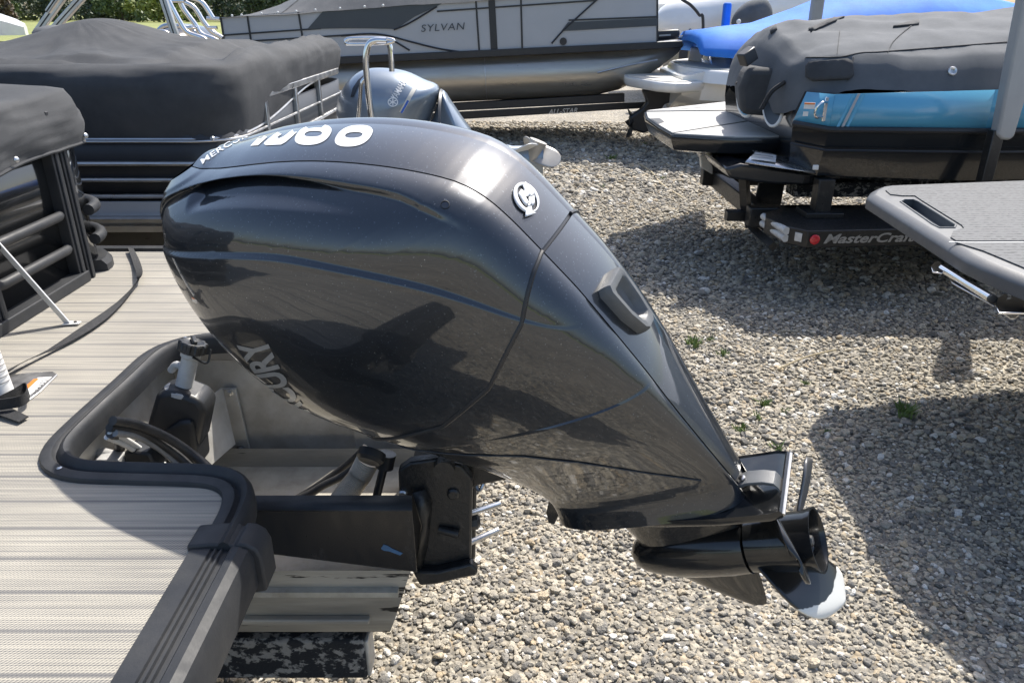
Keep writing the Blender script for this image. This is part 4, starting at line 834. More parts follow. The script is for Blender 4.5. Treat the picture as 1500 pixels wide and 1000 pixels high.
# ================================================================== generic pieces for the other boats
def sweep_cover(path, centre, hem, top, rise, name, m, par, nu=140, nv=50, wr=.03, sag=.0, peak=None):
    P = np.array(dense(path, .05)); n = len(P) - 1
    def fn(a, b):
        t = a * n; i = min(int(t), n - 1); f_ = t - i; p = P[i] * (1 - f_) + P[i + 1] * f_; c = np.array(centre(p)); d = c - p; L_ = np.hypot(*d) + 1e-6; d /= L_
        w_ = wr * fbm((p[0] * 1.3, p[1] * 1.3, b * 2), 1.6) + wr * .35 * fbm((p[0] * 5, p[1] * 5, b * 3), 1.5); h0 = hem(p); t0 = top(p)
        if b < .4:
            k = b / .4; bl = .07 * math.sin(math.pi * min(1, k * 1.1)) * .6 - .10 * k ** 4
            return (p[0] - d[0] * (bl + w_ * k), p[1] - d[1] * (bl + w_ * k), h0 + (t0 - h0) * math.sin(k * math.pi / 2))
        k = (b - .4) / .6; q = p + d * (L_ * k * .985 + .10 * (1 - k)); z = t0 + (top(np.array((-5., 3.6))) - t0) * smoothstep(k, .1, .9) + rise * smoothstep(k, .15, .9) - sag * math.sin(math.pi * min(1, k / .35)) * (1 + .5 * math.sin(p[0] * 9)) + w_ * .7 * (1 - k)
        if peak is not None: z += peak[2] * math.exp(-((q[0] - peak[0]) ** 2 + (q[1] - peak[1]) ** 2) / peak[3])
        return (q[0], q[1], float(z))
    return obj(name, MB().grid(fn, nu, nv), m, par, smooth=70), fn
def pillow(poly, y, hw, e=2.2, ks=(1, .985, .955, .91, .84, .74, .6, .42, .2)):
    c = np.mean(np.array(poly), 0); P = [np.array(p) for p in poly]; rs = []
    for sg, seq in ((-1, ks[::-1]), (1, ks[1:])):
        for s in seq:
            yy = hw * (1 - s ** e) ** (1 / e); rs.append([(c[0] + (p[0] - c[0]) * s, y + sg * yy, c[1] + (p[1] - c[1]) * s) for p in P])
    return MB().rings(rs)
# ================================================================== covered pontoon next door
b2 = thing('pontoon_boat', (-3, 4.9, 0), 'covered pontoon boat with silver fence rails moored behind the tan decked one', 'pontoon boat')
SX, NY = -1.32, 3.62
pth = [(-9, NY), (SX - .25, NY)] + arc((SX - .22, NY + .22), .22, -85, -5, 7) + [(SX, NY + .4), (SX, 6.0)] + arc((SX - .22, 6.0), .22, 5, 85, 7) + [(-9, 6.22)]
fd2 = np.array(dense(pth, .06))
obj('fence_panel', MB().grid(lambda a, b: (lambda q: (q[0], q[1], 1.12 + .42 * b))(fd2[int(round(a * (len(fd2) - 1)))]), len(fd2) - 1, 1), 'line_black', b2, solid=.004)
for z in (1.19, 1.268, 1.345, 1.447):
    obj('fence_rail', MB().tube([(p[0] + (.015 if p[0] > SX - .24 else 0), p[1] - (.015 if p[1] < NY + .2 else 0), z) for p in fd2], .012 if z < 1.4 else .006, 8), 'alu', b2)
for p in ((SX, 4.15), (SX, 4.75), (SX, 5.35)): obj('fence_post', MB().box(p[0] - .015, p[0] + .022, p[1] - .02, p[1] + .02, 1.1, 1.62), 'alu', b2, bevel=.003)
obj('stern_top_rail', MB().box(SX - .02, SX + .025, 4.1, 5.95, 1.59, 1.625), 'alu', b2, bevel=.004)
obj('deck_edge', MB().rings([[(x, NY - .07 + y, 1.1 + z) for y, z in [(.1, 0), (0, .0), (-.01, -.006), (-.01, -.022), (.01, -.026), (.01, -.036), (-.012, -.04), (-.012, -.07), (.02, -.075), (.1, -.075)]] for x in (-9, -.75)]), 'alu', b2, smooth=25)
obj('deck_floor', MB().box(-9, -.75, NY, 6.25, 1.055, 1.1), 'panel_grey', b2); obj('kick_panel', MB().box(-9, SX + .03, NY - .03, NY - .01, 1.1, 1.165), 'panel_grey', b2)
for y in (3.98, 4.9, 5.85): tubes(y, .68, .33, -9, -.95, 'tube_clean', 'pontoon_tube', b2)
tr2 = thing('boat_trailer', (-3, 4.9, 0), 'trailer beneath the covered pontoon with silver rails', 'trailer')
obj('bunk', MB().box(-8, -1.2, 4.2, 4.3, .3, .42).box(-8, -1.2, 5.5, 5.6, .3, .42), 'bunk_carpet', tr2, bevel=.01); obj('frame_rail', MB().box(-8, -1.0, 4.0, 4.1, .18, .3).box(-8, -1.0, 5.7, 5.8, .18, .3), 'steel_black', tr2, bevel=.01)
for y in (3.95, 5.9): obj('wheel', MB().lathe([(-.1, .2), (-.09, .27), (.09, .27), (.1, .2)], (-4, y, .27), (0, 1, 0), 24), 'rubber_hose', tr2)
cv2 = thing('boat_cover', (-3, 4.9, 1.5), 'black tented mooring cover with vent on the neighbouring pontoon', 'boat cover')
def c2(p): return (min(p[0], SX - 1.28), 4.9)
cov2, cfn2 = sweep_cover(pth, c2, lambda p: 1.455 + .13 * smoothstep(p[1], 3.9, 5.4) * (p[0] > SX - .3), lambda p: 1.785 + .05 * math.exp(-((p[0] - SX) ** 2) / .05) * smoothstep(p[1], 3.7, 4.3), .02, 'canvas', 'canvas_black', cv2, 260, 80, .05, .05, (-2.5, 4.95, .165, .20))
vt = at(78, 51, z=1.86); obj('vent', MB().lathe([(-.02, .13), (.0, .13), (.02, .11), (.03, .05), (.032, .0)], (vt[0], vt[1], 1.885), (0, -.15, 1), 24), 'canvas_grey', cv2)
for u, v in ((311, 203), ): obj('snap', MB().lathe([(0, .011), (.006, .008)], at(u, v, y=NY - .05), (0, -1, .2), 10), 'steel_silver', cv2)
obj('cover_hem', MB().tube([np.array(cfn2(a, 0)) for a in np.linspace(0, .75, 120)], .007, 6), 'alu', cv2)
for k, (u0, v0, u1, v1, y) in enumerate([(54, 49, 96, -10, 6.4), (78, 44, 130, -14, 6.6), (262, 68, 236, -12, 6.3), (70, 18, 92, -14, 6.2)]):
    a, b = at(u0, v0, y=y), at(u1, v1, y=y); dd = (b - a) / np.linalg.norm(b - a); sdv = np.cross(dd, (0, 1, 0))
    pole = obj('canopy_pole', MB().obox((a + b) / 2, dd * np.linalg.norm(b - a) / 2, sdv * (.028 if k < 3 else .018), (0, .02, 0)), 'alu', b2, bevel=.006)
    obj('pole_groove', MB().obox((a + b) / 2 + (0, -.021, 0), dd * np.linalg.norm(b - a) / 2, sdv * .004, (0, .002, 0)), 'steel_black', pole)
# ---- blue grey outboard on it
YY = 4.92
ym = thing('outboard_motor', (-.6, YY, 1.0), 'blue grey outboard motor tilted up on the covered pontoon', 'outboard motor')
prof = [(-1.10, 1.42), (-1.08, 1.52), (-1.02, 1.61), (-.95, 1.665), (-.88, 1.688), (-.78, 1.690), (-.66, 1.672), (-.55, 1.625), (-.452, 1.572), (-.50, 1.42), (-.60, 1.22), (-.72, 1.09), (-.86, 1.08), (-1.0, 1.17), (-1.08, 1.30)]
ycowl = obj('cowl', pillow([tuple(p) for p in spline(prof, 60, True)], YY, .27), 'yam_blue', ym, smooth=60)
prof2 = [(-.44, 1.560), (-.38, 1.49), (-.30, 1.374), (-.2, 1.25), (-.02, 1.16), (.04, 1.06), (-.05, 1.0), (-.3, 1.02), (-.55, 1.10), (-.59, 1.22), (-.49, 1.42)]
obj('lower_cowl', pillow([tuple(p) for p in spline(prof2, 50, True)], YY, .18), 'yam_blue', ym, smooth=60)
obj('seam_band', MB().rings([[(-.446 + .0 * k + x, YY + .262 * math.sin(a) * 1.0, 1.30 + .268 * math.cos(a) + 0) for x in ((0.0,))for a in np.linspace(-math.pi, math.pi, 40)[:-1]] for k in range(1)] + [[(-.43, YY + .25 * math.sin(a), 1.295 + .266 * math.cos(a)) for a in np.linspace(-math.pi, math.pi, 40)[:-1]]], cap=False), 'yam_dark', ym)
ytree = bvh_of(ycowl)
v, f = text2d('YAMAHA', 1, 0, .02, .95); v = v / [v[:, 0].max(), v[:, 1].max()]
fp = lambda a, b: (580 + 16 * a - 8 * b, 148 - 27 * a - 5 * b)
obj('lettering', lay(*subdiv2d([fp(a, b) for a, b in v], f, 6), ytree, .004), 'decal_white', ycowl)
v, f = [], []
n = 28; v = [(575.5 + 7.6 * math.cos(2 * math.pi * k / n), 150 + 6.6 * math.sin(2 * math.pi * k / n)) for k in range(n)] + [(575.5 + 6.2 * math.cos(2 * math.pi * k / n), 150 + 5.3 * math.sin(2 * math.pi * k / n)) for k in range(n)]
lg = obj('logo', lay(v, [(k, (k + 1) % n, n + (k + 1) % n, n + k) for k in range(n)], ytree, .004), 'decal_white', ycowl)
for k in range(3):
    a = k * math.pi / 3 + .5; c, s = math.cos(a), math.sin(a); obj('logo_bar', lay([(575.5 + 5.6 * c - .8 * s, 150 + 4.9 * s + .8 * c), (575.5 - 5.6 * c - .8 * s, 150 - 4.9 * s + .8 * c), (575.5 - 5.6 * c + .8 * s, 150 - 4.9 * s - .8 * c), (575.5 + 5.6 * c + .8 * s, 150 + 4.9 * s - .8 * c)], [(0, 1, 2, 3)], ytree, .005), 'decal_white', ycowl)
st = lambda t, w_: (611 - 24 * t + w_, 123 + 42 * t + w_ * .45)
obj('stripe', lay(*subdiv2d([st(0, -2.5), st(0, 3), st(1, 2.5), st(1, -2.5)], [(0, 1, 2, 3)], 8), ytree, .003), 'pad_cream', ycowl)
obj('stripe', lay(*subdiv2d([st(.58, -.8), st(.58, 2.2), st(1, 2), st(1, -.8)], [(0, 1, 2, 3)], 8), ytree, .0045), 'blue_stripe', ycowl)
gp = [(514, 143), (517, 130), (525, 118), (533, 111), (531, 118), (524, 130), (519, 142)]
obj('air_intake', lay(*subdiv2d(gp, [tuple(range(7))], 8), ytree, .004), 'yam_dark', ycowl)
obj('leg', MB().rings([[(x, YY + hw * math.cos(a), z + hz * math.sin(a)) for a in np.linspace(0, 2 * math.pi, 17)[:-1]] for x, z, hw, hz in ((-.15, 1.12, .10, .14), (.0, 1.10, .07, .12), (.14, 1.12, .05, .10), (.2, 1.13, .05, .1))]), 'yam_blue', ym)
gc = np.array((.12, YY, 1.12)); ax = np.array((.36, 0, .93)); ypr = obj('propeller_hub', MB().lathe([(-.02, .05), (.0, .055), (.09, .055), (.12, .06), (.12, .04)], gc + ax * .02, ax, 20), 'prop_grey', ym)
for k in range(3):
    a0 = k * 2.094 + .6; t1_ = np.cross(ax, (0, 1, 0)); t1_ /= np.linalg.norm(t1_); t2_ = np.cross(ax, t1_); axn = ax / np.linalg.norm(ax)
    def bf(a, b):
        s, c = a, 2 * b - 1; rad = .05 + .13 * s; ch = .08 * math.sqrt(max(.001, 1 - max(0, (s - .4) / .605) ** 2.2)); th = a0 + .3 * s + c * ch * .7 / rad
        return gc + axn * (.07 + c * ch * .7) + rad * (t1_ * math.cos(th) + t2_ * math.sin(th))
    obj('blade', MB().grid(bf, 12, 10), 'white_paint' if k == 0 else 'prop_grey', ypr, solid=.006)
ld = thing('boarding_ladder', (-.85, 4.3, 1.1), 'polished chrome boarding ladder handrails standing in front of the blue grey outboard', 'ladder')
def Lp(L_, y): return [at(u, v, y=y) for u, v in L_]
obj('handrail', MB().tube(spline(Lp([(546, 190), (541, 150), (537, 110), (536, 85), (540, 66), (550, 60), (566, 60)], 4.2), 40), .0165, 12), 'chrome', ld)
obj('handrail', MB().tube(spline(Lp([(574, 105), (573, 85), (571, 68), (566, 61), (556, 59)], 4.55), 24), .0155, 12), 'chrome', ld)
obj('top_loop', MB().tube(spline(Lp([(505, 61), (512, 57), (540, 56), (565, 57), (577, 60), (565, 64), (540, 65), (512, 65), (505, 62)], 4.35), 40), .010, 10), 'chrome', ld)
obj('handrail', MB().tube(spline(Lp([(524, 190), (527, 150), (530, 122), (540, 112)], 4.25), 20), .011, 10), 'chrome', ld)

# ================================================================== long silver pontoon at the back, bow up on its trailer
SY = 12.5
sy = thing('pontoon_boat', (0, 13.7, 0), 'long silver and dark grey pontoon boat with SYLVAN lettering on a trailer', 'pontoon boat')
def A(u, v, dy=0.): return at(u, v, y=SY + dy)
def plate(px, name, m, par, dy=0., th=.02): return obj(name, MB().prism([A(u, v, dy) for u, v in px], (0, th, 0)), m, par, smooth=0)
botl = lambda u: 92 - .0465 * (u - 333); topl = lambda u: 26 - .068 * (u - 322)
cuts = [(323, 333), (362, 372), (437, 448), (697, 702), (720, 724), (763, 765), (963, 963)]
for k in range(6):
    (a0, b0), (a1, b1) = cuts[k], cuts[k + 1]; plate([(a0, topl(a0)), (a1, topl(a1)), (b1, botl(b1)), (b0, botl(b0))], 'fence_panel', 'panel_grey', sy)
for k, (a, b) in enumerate(cuts): w_ = 5 if k == 4 else 1.3; plate([(a - w_, topl(a)), (a + w_, topl(a)), (b + w_, botl(b)), (b - w_, botl(b))], 'fence_trim', 'line_black', sy, -.012)
ln = lambda p, q, w_=1.2: [(p[0], p[1] - w_), (q[0], q[1] - w_), (q[0], q[1] + w_), (p[0], p[1] + w_)]
for p, q in (((326, 52), (470, 42)), ((328, 63), (520, 51)), ((640, 17), (873, 1)), ((833, 30), (963, 25))): plate(ln(p, q), 'fence_trim', 'line_black', sy, -.014)
plate([(450, 43), (473, 17), (583, 8), (653, 3), (607, 25), (580, 43), (540, 42), (500, 42)], 'dark_panel', 'panel_dark', sy, -.016)
plate([(832, 33), (963, 27), (963, 38), (822, 46)], 'dark_panel', 'panel_dark', sy, -.016)
for L_ in ([(500, 53), (535, 50), (565, 52), (600, 61), (640, 71), (672, 76)], [(565, 54), (580, 62), (600, 74)], [(880, -5), (850, 22), (825, 45), (808, 64)], [(577, 44), (600, 34), (640, 10)]):
    obj('trim_curve', MB().tube(spline([A(u, v, -.012) for u, v in L_], 20), .014, 6, flat=1.), 'line_black', sy)
e0, e1 = A(617, 47, -.02), A(681, 43.5, -.02); obj('lettering', text_mb('SYLVAN', e0, e1 - e0, (0, 0, 1), .10, np.linalg.norm(e1 - e0), 0.15, .0, 1.1), 'panel_dark', sy)
obj('maker_badge', MB().lathe([(0, .055), (.01, .055)], A(825, 61, -.01), (0, -1, 0), 20), 'line_black', sy)
obj('deck_rail', MB().prism([A(455, botl(455) - 1, -.05), A(1000, botl(1000) - 1, -.05), A(1000, botl(1000) + 9, -.05), A(455, botl(455) + 10, -.05)], (0, .08, 0)), 'line_black', sy, bevel=.01)
obj('deck_floor', MB().prism([A(330, 92), A(1000, botl(1000)), A(1000, botl(1000) + 5), A(330, 97)], (0, 2.5, 0)), 'panel_grey', sy)
obj('fence_panel', MB().prism([A(323, 26), A(700, topl(700)), A(960, topl(960)), A(960, 60), A(333, 92)], (0, .02, 0)).add([], []), 'panel_grey', sy) if False else None
plate([(323, 26), (963, topl(963)), (963, 60), (333, 92)], 'far_fence', 'panel_grey', sy, 2.45); 
obj('bow_panel', MB().prism([A(963, topl(963)), A(963, 62), A(964, 62), A(964, topl(963))], (0, 2.45, 0)), 'panel_grey', sy); obj('stern_panel', MB().prism([A(323, 26), A(324, 26), A(334, 92), A(333, 92)], (0, 2.45, 0)), 'panel_grey', sy)
ta, tb = A(400, 127, .35), A(905, 103, .35); tdir = (tb - ta) / np.linalg.norm(tb - ta)
for dy in (0, 1.75):
    L_ = np.linalg.norm(tb - ta); TR = .37; rs = []; zv = np.cross(tdir, (0, 1, 0)); zv = -zv if zv[2] < 0 else zv
    for s, rr, up_ in ((-.6, TR, 0), (0, TR, 0), (L_ * .5, TR, 0), (L_ * .93, TR, 0), (L_ * 1.0, TR * .9, .03), (L_ * 1.06, TR * .72, .10), (L_ * 1.12, TR * .48, .19), (L_ * 1.17, TR * .22, .29), (L_ * 1.185, TR * .05, .34)):
        rs.append([ta + tdir * s + np.array((0, dy, 0)) + zv * up_ + rr * (math.cos(a) * np.array((0, 1., 0)) + math.sin(a) * zv) for a in np.linspace(0, 2 * math.pi, 41)[:-1]])
    obj('pontoon_tube', MB().rings(rs), 'tube_clean', sy, smooth=50)
    for s in (L_ * .28, L_ * .62): obj('weld_ring', MB().tube([ta + tdir * s + np.array((0, dy, 0)) + (TR + .002) * (math.cos(a) * np.array((0, 1., 0)) + math.sin(a) * zv) for a in np.linspace(0, 2 * math.pi, 40)], .006, 6), 'alu', sy)
obj('lift_strake', MB().tube([A(875, 107, -.03), A(920, 96, .0), A(963, 88, .03)], .014, 6), 'alu', sy)
scv = thing('boat_cover', (0, 13.7, 1.9), 'grey canvas cover stretched over the long silver pontoon', 'boat cover')
def scf(a, b):
    u = 320 + 700 * a; p = A(u, topl(u) + 1.5, -.04); up_ = .75 * smoothstep(a, -.02, .35) * math.sin(math.pi * min(b, 1 - b) * .98) + .0; z = p[2] + up_ + .02 * fbm((a * 9, b * 4, 0))
    return (p[0], p[1] + 2.55 * b, z)
obj('canvas', MB().grid(scf, 70, 24), 'canvas_grey', scv, smooth=70)
obj('cover_stripe', MB().grid(lambda a, b: np.array(scf(.085 + .045 * a + .03 * b, .02 + .3 * b)) + (0, -.006, .008), 4, 8), 'canvas_charcoal', scv)
for u in (340, 354, 383, 407, 434, 462, 498, 534, 561): obj('snap', MB().lathe([(0, .02), (.012, .012)], A(u, topl(u) - 1.5, -.045), (0, -1, 0), 8), 'label_white', scv)
tr3 = thing('boat_trailer', (0, 13.7, 0), 'black trailer with pale lettering under the long silver pontoon', 'trailer')
obj('bunk', MB().prism([A(440, 165, .2), A(915, 137, .2), A(915, 150, .2), A(440, 174, .2)], (0, .15, 0)), 'line_black', tr3, bevel=.01); obj('bunk', MB().prism([A(440, 165, 1.9), A(915, 137, 1.9), A(915, 150, 1.9), A(440, 174, 1.9)], (0, .15, 0)), 'line_black', tr3, bevel=.01)
obj('frame_rail', MB().prism([A(430, 178, .1), A(955, 149, .1), A(955, 158, .1), A(430, 190, .1)], (0, .1, 0)), 'steel_black', tr3, bevel=.01); obj('frame_rail', MB().prism([A(430, 178, 2.1), A(955, 149, 2.1), A(955, 158, 2.1), A(430, 190, 2.1)], (0, .1, 0)), 'steel_black', tr3, bevel=.01)
e0, e1 = A(803, 167.5, .085), A(846, 165, .085); obj('lettering', text_mb('ALL-STAR', e0, e1 - e0, (0, 0, 1), .075, np.linalg.norm(e1 - e0), .25, .02), 'decal_silver', tr3)
for u in (470, 540): obj('wheel', MB().lathe([(-.1, .24), (-.09, .33), (.09, .33), (.1, .24)], (A(u, 170, .0)[0], SY + .1, .33), (0, 1, 0), 24), 'rubber_hose', tr3)
# trolling motor on the bow deck
tm = thing('trolling_motor', A(980, 55, .2), 'small black trolling motor lying on the bow of the long silver pontoon', 'trolling motor')
obj('motor_pod', MB().obox(A(976, 51, .2), (.20, 0, .012), (0, .09, 0), (0, 0, .07)), 'line_black', tm, bevel=.05, seg=4); obj('mount', MB().tube([A(940, 60, .2), A(1000, 55, .25), A(1012, 44, .3)], .03, 8), 'steel_silver', tm)
obj('badge', MB().obox(A(974, 52, .105), (.09, 0, .005), (0, .002, 0), (0, 0, .012)), 'decal_silver', tm)
# ================================================================== white runabout under a blue cover
wb_ = thing('motorboat', (4, 12.3, 0), 'white motorboat stern with cream swim platform and blue cover', 'motorboat')
ppx = [(912, 108), (917, 113.5), (945, 118), (962, 121), (975, 122), (990, 123), (1061, 119.5), (1075, 112), (1030, 106), (985, 99), (966, 101), (940, 103), (917, 105)]
PT = [at(u, v, z=1.1) for u, v in ppx]; cpt = np.mean(PT, 0)
rs = [[cpt + (p - cpt) * s + (0, 0, dz) for p in PT] for s, dz in ((.985, .01), (1., 0), (1.004, -.03), (1.0, -.09), (.96, -.13))]
pl_ = obj('swim_platform', MB().rings(rs), 'white_gel', wb_, smooth=50)
obj('platform_pad', MB().prism([cpt + (p - cpt) * .93 + (0, 0, .011) for p in PT], (0, 0, .008)), 'pad_cream', pl_)
sx0, sy0, sy1 = 2.62, 11.15, 13.45
def hullsec(x, w_, zt, zb, m=1.):
    yc = 12.3; return [(x, yc - w_, zt), (x, yc - w_ * 1.0, zt - .25), (x, yc - w_ * .92, zb + .3), (x, yc, zb), (x, yc + w_ * .92, zb + .3), (x, yc + w_, zt - .25), (x, yc + w_, zt)]
obj('hull', MB().rings([hullsec(2.45, .92, 1.16, .62), hullsec(2.7, 1.08, 1.24, .55), hullsec(4, 1.18, 1.42, .5), hullsec(6.5, 1.1, 1.55, .55), hullsec(8.5, .5, 1.65, .8), hullsec(9.2, .05, 1.7, 1.2)]), 'white_gel', wb_, smooth=35)
dk = [at(u, v, z=1.27) for u, v in [(980, 91), (986, 88), (1004, 86), (1030, 88), (1120, 93), (1130, 104), (1085, 106), (1040, 103), (1000, 98)]]; cd_ = np.mean(dk, 0)
obj('stern_deck', MB().rings([[cd_ + (p - cd_) * s + np.array((.0, 0, dz)) for p in dk] for s, dz in ((1.06, -.17), (1.03, -.06), (1.0, -.01), (.985, .0))]), 'white_gel', wb_, smooth=40)
obj('deck_pad', MB().prism([cd_ + (p - cd_) * .88 + (0, 0, .002) for p in dk], (0, 0, .012)), 'pad_cream', wb_)
for u0, u1 in ((1007, 1026), (1028, 1036), (1039, 1060), (1064, 1084)):
    a, b = at(u0, 90, z=1.27), at(u1, 92, z=1.27); obj('stern_cushion', MB().prism([a, b, b + (.05, .15, .0), a + (.05, .15, 0)], (.04, .04, .22)), 'white_paint', wb_, bevel=.03, seg=3)
for u in (1045, 1067): p = at(u, 108.5, z=1.12); obj('warning_label', MB().obox(p + (-.03, -.05, .06), (.05, 0, 0), (0, .004, .0), (0, .0, .012)), 'label_orange', wb_)
od = obj('stern_drive', MB().prism([at(u, v, y=12.2) for u, v in [(941, 132), (985, 131), (993, 150), (975, 152), (962, 170), (958, 188), (944, 196), (925, 190), (922, 172), (940, 160), (948, 150)]], (0, .16, 0)), 'line_black', wb_, bevel=.03, seg=3)
for a0 in (0, 1.57, 3.14, 4.71):
    c = at(926, 181, y=12.28); obj('drive_blade', MB().prism([c, c + (-.05, .10 * math.cos(a0) - .05 * math.sin(a0), .10 * math.sin(a0) + .05 * math.cos(a0)), c + (-.09, .22 * math.cos(a0), .22 * math.sin(a0)), c + (-.02, .16 * math.cos(a0) + .08 * math.sin(a0), .16 * math.sin(a0) - .08 * math.cos(a0))], (.015, 0, 0)), 'steel_black', od)
bc = thing('boat_cover', (5, 12.3, 1.5), 'bright blue canvas cover over the white motorboat', 'boat cover')
def bsec(x, y0, y1, zb, zt, zt2):
    L_ = []
    for k in range(25):
        a = k / 24; y = y0 + (y1 - y0) * a; q = abs(2 * a - 1); z = zb + (zt - zb) * (1 - q ** 5) + (zt2 - zt) * max(0, 1 - q * 1.1) ** 1.2 + .012 * fbm((x * 2, y * 2, 3)); L_.append((x, y, z))
    return L_
obj('canvas', MB().rings([bsec(2.66, 11.35, 13.3, 1.47, 1.60, 1.62), bsec(2.72, 11.28, 13.35, 1.45, 1.735, 1.75), bsec(3.1, 11.2, 13.4, 1.42, 1.76, 1.80), bsec(3.6, 11.15, 13.45, 1.38, 1.78, 1.86), bsec(4.2, 11.15, 13.45, 1.36, 1.84, 2.06), bsec(4.8, 11.15, 13.45, 1.36, 1.95, 2.30), bsec(6, 11.2, 13.4, 1.36, 2.0, 2.45), bsec(8.6, 12, 12.6, 1.6, 1.8, 1.9)], closed=False), 'canvas_blue', bc, smooth=60, solid=.01)
tb_ = thing('boat_trailer', (4, 12.3, 0), 'trailer with blue sleeved guide post under the white motorboat', 'trailer')
obj('frame_rail', MB().box(2.9, 8, 11.5, 11.6, .42, .54).box(2.9, 8, 13.0, 13.1, .42, .54), 'steel_black', tb_, bevel=.01); obj('crossbar', MB().box(3.4, 3.5, 11.4, 13.2, .36, .46), 'steel_black', tb_)
for y in (11.45, 13.15): obj('wheel', MB().lathe([(-.1, .24), (-.09, .33), (.09, .33), (.1, .24)], (4.6, y, .33), (0, 1, 0), 24), 'rubber_hose', tb_)
q = at(1066, 4, y=13.7); obj('guide_post', MB().box(q[0] - .065, q[0] + .065, 13.63, 13.77, .5, q[2]), 'canvas_blue', tb_, bevel=.04, seg=3)
q = at(1200, -12, y=11.0); obj('guide_post', MB().box(q[0] - .075, q[0] + .075, 10.93, 11.07, .5, q[2]), 'post_grey', tb_, bevel=.03, seg=3)
# ================================================================== white inflatable behind, with a covered motor, and sloping hulls beyond
ib = thing('inflatable_boat', (6, 18, 0), 'white inflatable boat with rounded tube end behind the blue cover', 'inflatable boat')
a, b = at(965, 36, y=18), at(1110, 16, y=19); dv = (b - a)
obj('side_tube', MB().tube([a + dv * t for t in (-.02, .0, .06, .15, .3, .6, 1, 1.6, 2.4)], [.12, .22, .36, .46, .50, .52, .52, .5, .4], 24), 'white_gel', ib, smooth=60)
obj('side_tube', MB().tube([a + dv * t + (.6, 1.5, 0) for t in (-.02, .0, .06, .15, .3, .6, 1, 1.6, 2.4)], [.12, .22, .36, .46, .50, .52, .52, .5, .4], 24), 'white_gel', ib, smooth=60)
obj('floor', MB().prism([a + (.3, .1, -.4), a + dv * 2.2 + (0, .1, -.4), a + dv * 2.2 + (.5, 1.5, -.4), a + (.8, 1.5, -.4)], (0, 0, .1)), 'white_gel', ib)
obj('cradle', MB().box(a[0] + .5, a[0] + .7, 18, 19.8, 0, a[2] - .3).box(a[0] + 4, a[0] + 4.2, 18.3, 20, 0, a[2] - .2), 'steel_black', ib)
bm_ = thing('outboard_motor', at(1100, 30, y=17.4), 'dark covered outboard on the white inflatable', 'outboard motor')
obj('motor_cover', pillow([tuple(p) for p in spline([(at(u, v, y=17.4)[0], at(u, v, y=17.4)[2]) for u, v in [(1073, 38), (1076, 22), (1088, 8), (1100, 1), (1118, -3), (1128, 8), (1130, 24), (1118, 40), (1095, 48)]], 36, True)], 17.4, .32), 'canvas_charcoal', bm_, smooth=60)
obj('reflector', MB().lathe([(0, .05), (.02, .03)], at(1082, 32, y=17.05), (0, -1, 0), 14), 'label_white', bm_); obj('motor_leg', MB().box(*(lambda c: (c[0] - .12, c[0] + .12, 17.3, 17.5, .3, c[2] - .2))(at(1098, 40, y=17.4))), 'steel_black', bm_)
for k, (u0, v0, u1, v1, y) in enumerate([(940, 33, 1010, 18, 21), (945, 46, 1000, 40, 22), (950, 8, 1120, -8, 23)]):
    a, b = at(u0, v0, y=y), at(u1, v1, y=y); hb = thing('stored_boat', a, ['white hull with dark stripe behind the bow of the silver pontoon', 'low white hull seen just above the trolling motor', 'pale hull with sloping windscreen struts at the back of the lot'][k], 'boat')
    dv = b - a; obj('hull', MB().rings([[a + dv * t + (0, -w_, 0), a + dv * t + (0, -w_ * .7, -.45), a + dv * t + (0, w_ * .7, -.45), a + dv * t + (0, w_, 0), a + dv * t + (0, w_ * .6, .16), a + dv * t + (0, -w_ * .6, .16)] for t, w_ in ((-.1, .3), (.2, .9), (1, 1.1), (2, 1.1), (3, .7))]), 'white_gel', hb, smooth=30)
    obj('hull_stripe', MB().prism([a + dv * .1 + (0, -1.14, -.14), a + dv * 2.2 + (0, -1.14, -.14), a + dv * 2.2 + (0, -1.14, -.02), a + dv * .1 + (0, -1.14, -.02)], (0, .02, 0)), 'panel_dark', hb)
    obj('stand', MB().box(a[0] + dv[0], a[0] + dv[0] + .2, y - .5, y + .5, 0, max(.3, b[2] - .4)), 'steel_black', hb)
wp = [at(u, v, y=16) for u, v in [(1000, 0), (1012, 8), (1024, 22), (1030, 38)]]; ra = thing('rod_antenna', wp[-1], 'curved black rod leaning over the white inflatable', 'rod')
obj('rod', MB().tube(spline([wp[0] + (-.25, 0, .15)] + wp + [np.array((wp[-1][0] + .1, 16, 0))], 30), .03, 8), 'line_black', ra)

# ================================================================== wake boat: grey cover, cyan band, black hull, white platform
mc = thing('wake_boat', (4, 6.75, 0), 'black wake boat with cyan side band and pale swim platform', 'wake boat')
def msec(x, w_, zg, zs, zc, zk, yc=6.78): return [(x, yc - w_, zg), (x, yc - w_ * 1.0, zs), (x, yc - w_ * .93, zc), (x, yc - w_ * .45, zk + .08), (x, yc, zk), (x, yc + w_ * .45, zk + .08), (x, yc + w_ * .93, zc), (x, yc + w_, zs), (x, yc + w_, zg)]
ST = [(2.30, 1.17, 1.47, 1.24, .88, .66), (3.4, 1.22, 1.505, 1.235, .85, .62), (5, 1.25, 1.56, 1.25, .88, .62), (7, 1.05, 1.65, 1.35, 1.0, .7), (8.6, .35, 1.75, 1.5, 1.25, 1.0), (8.9, .05, 1.78, 1.55, 1.4, 1.2)]
stern = [(x + d, y, z) for (x, y, z), d in zip(msec(2.12, .98, 1.47, 1.26, .90, .70), (0.05, -.02, .02, .05, .05, .05, .02, -.02, .05))]
obj('hull', MB().rings([stern] + [msec(*s) for s in ST]), 'hull_black', mc, smooth=30)
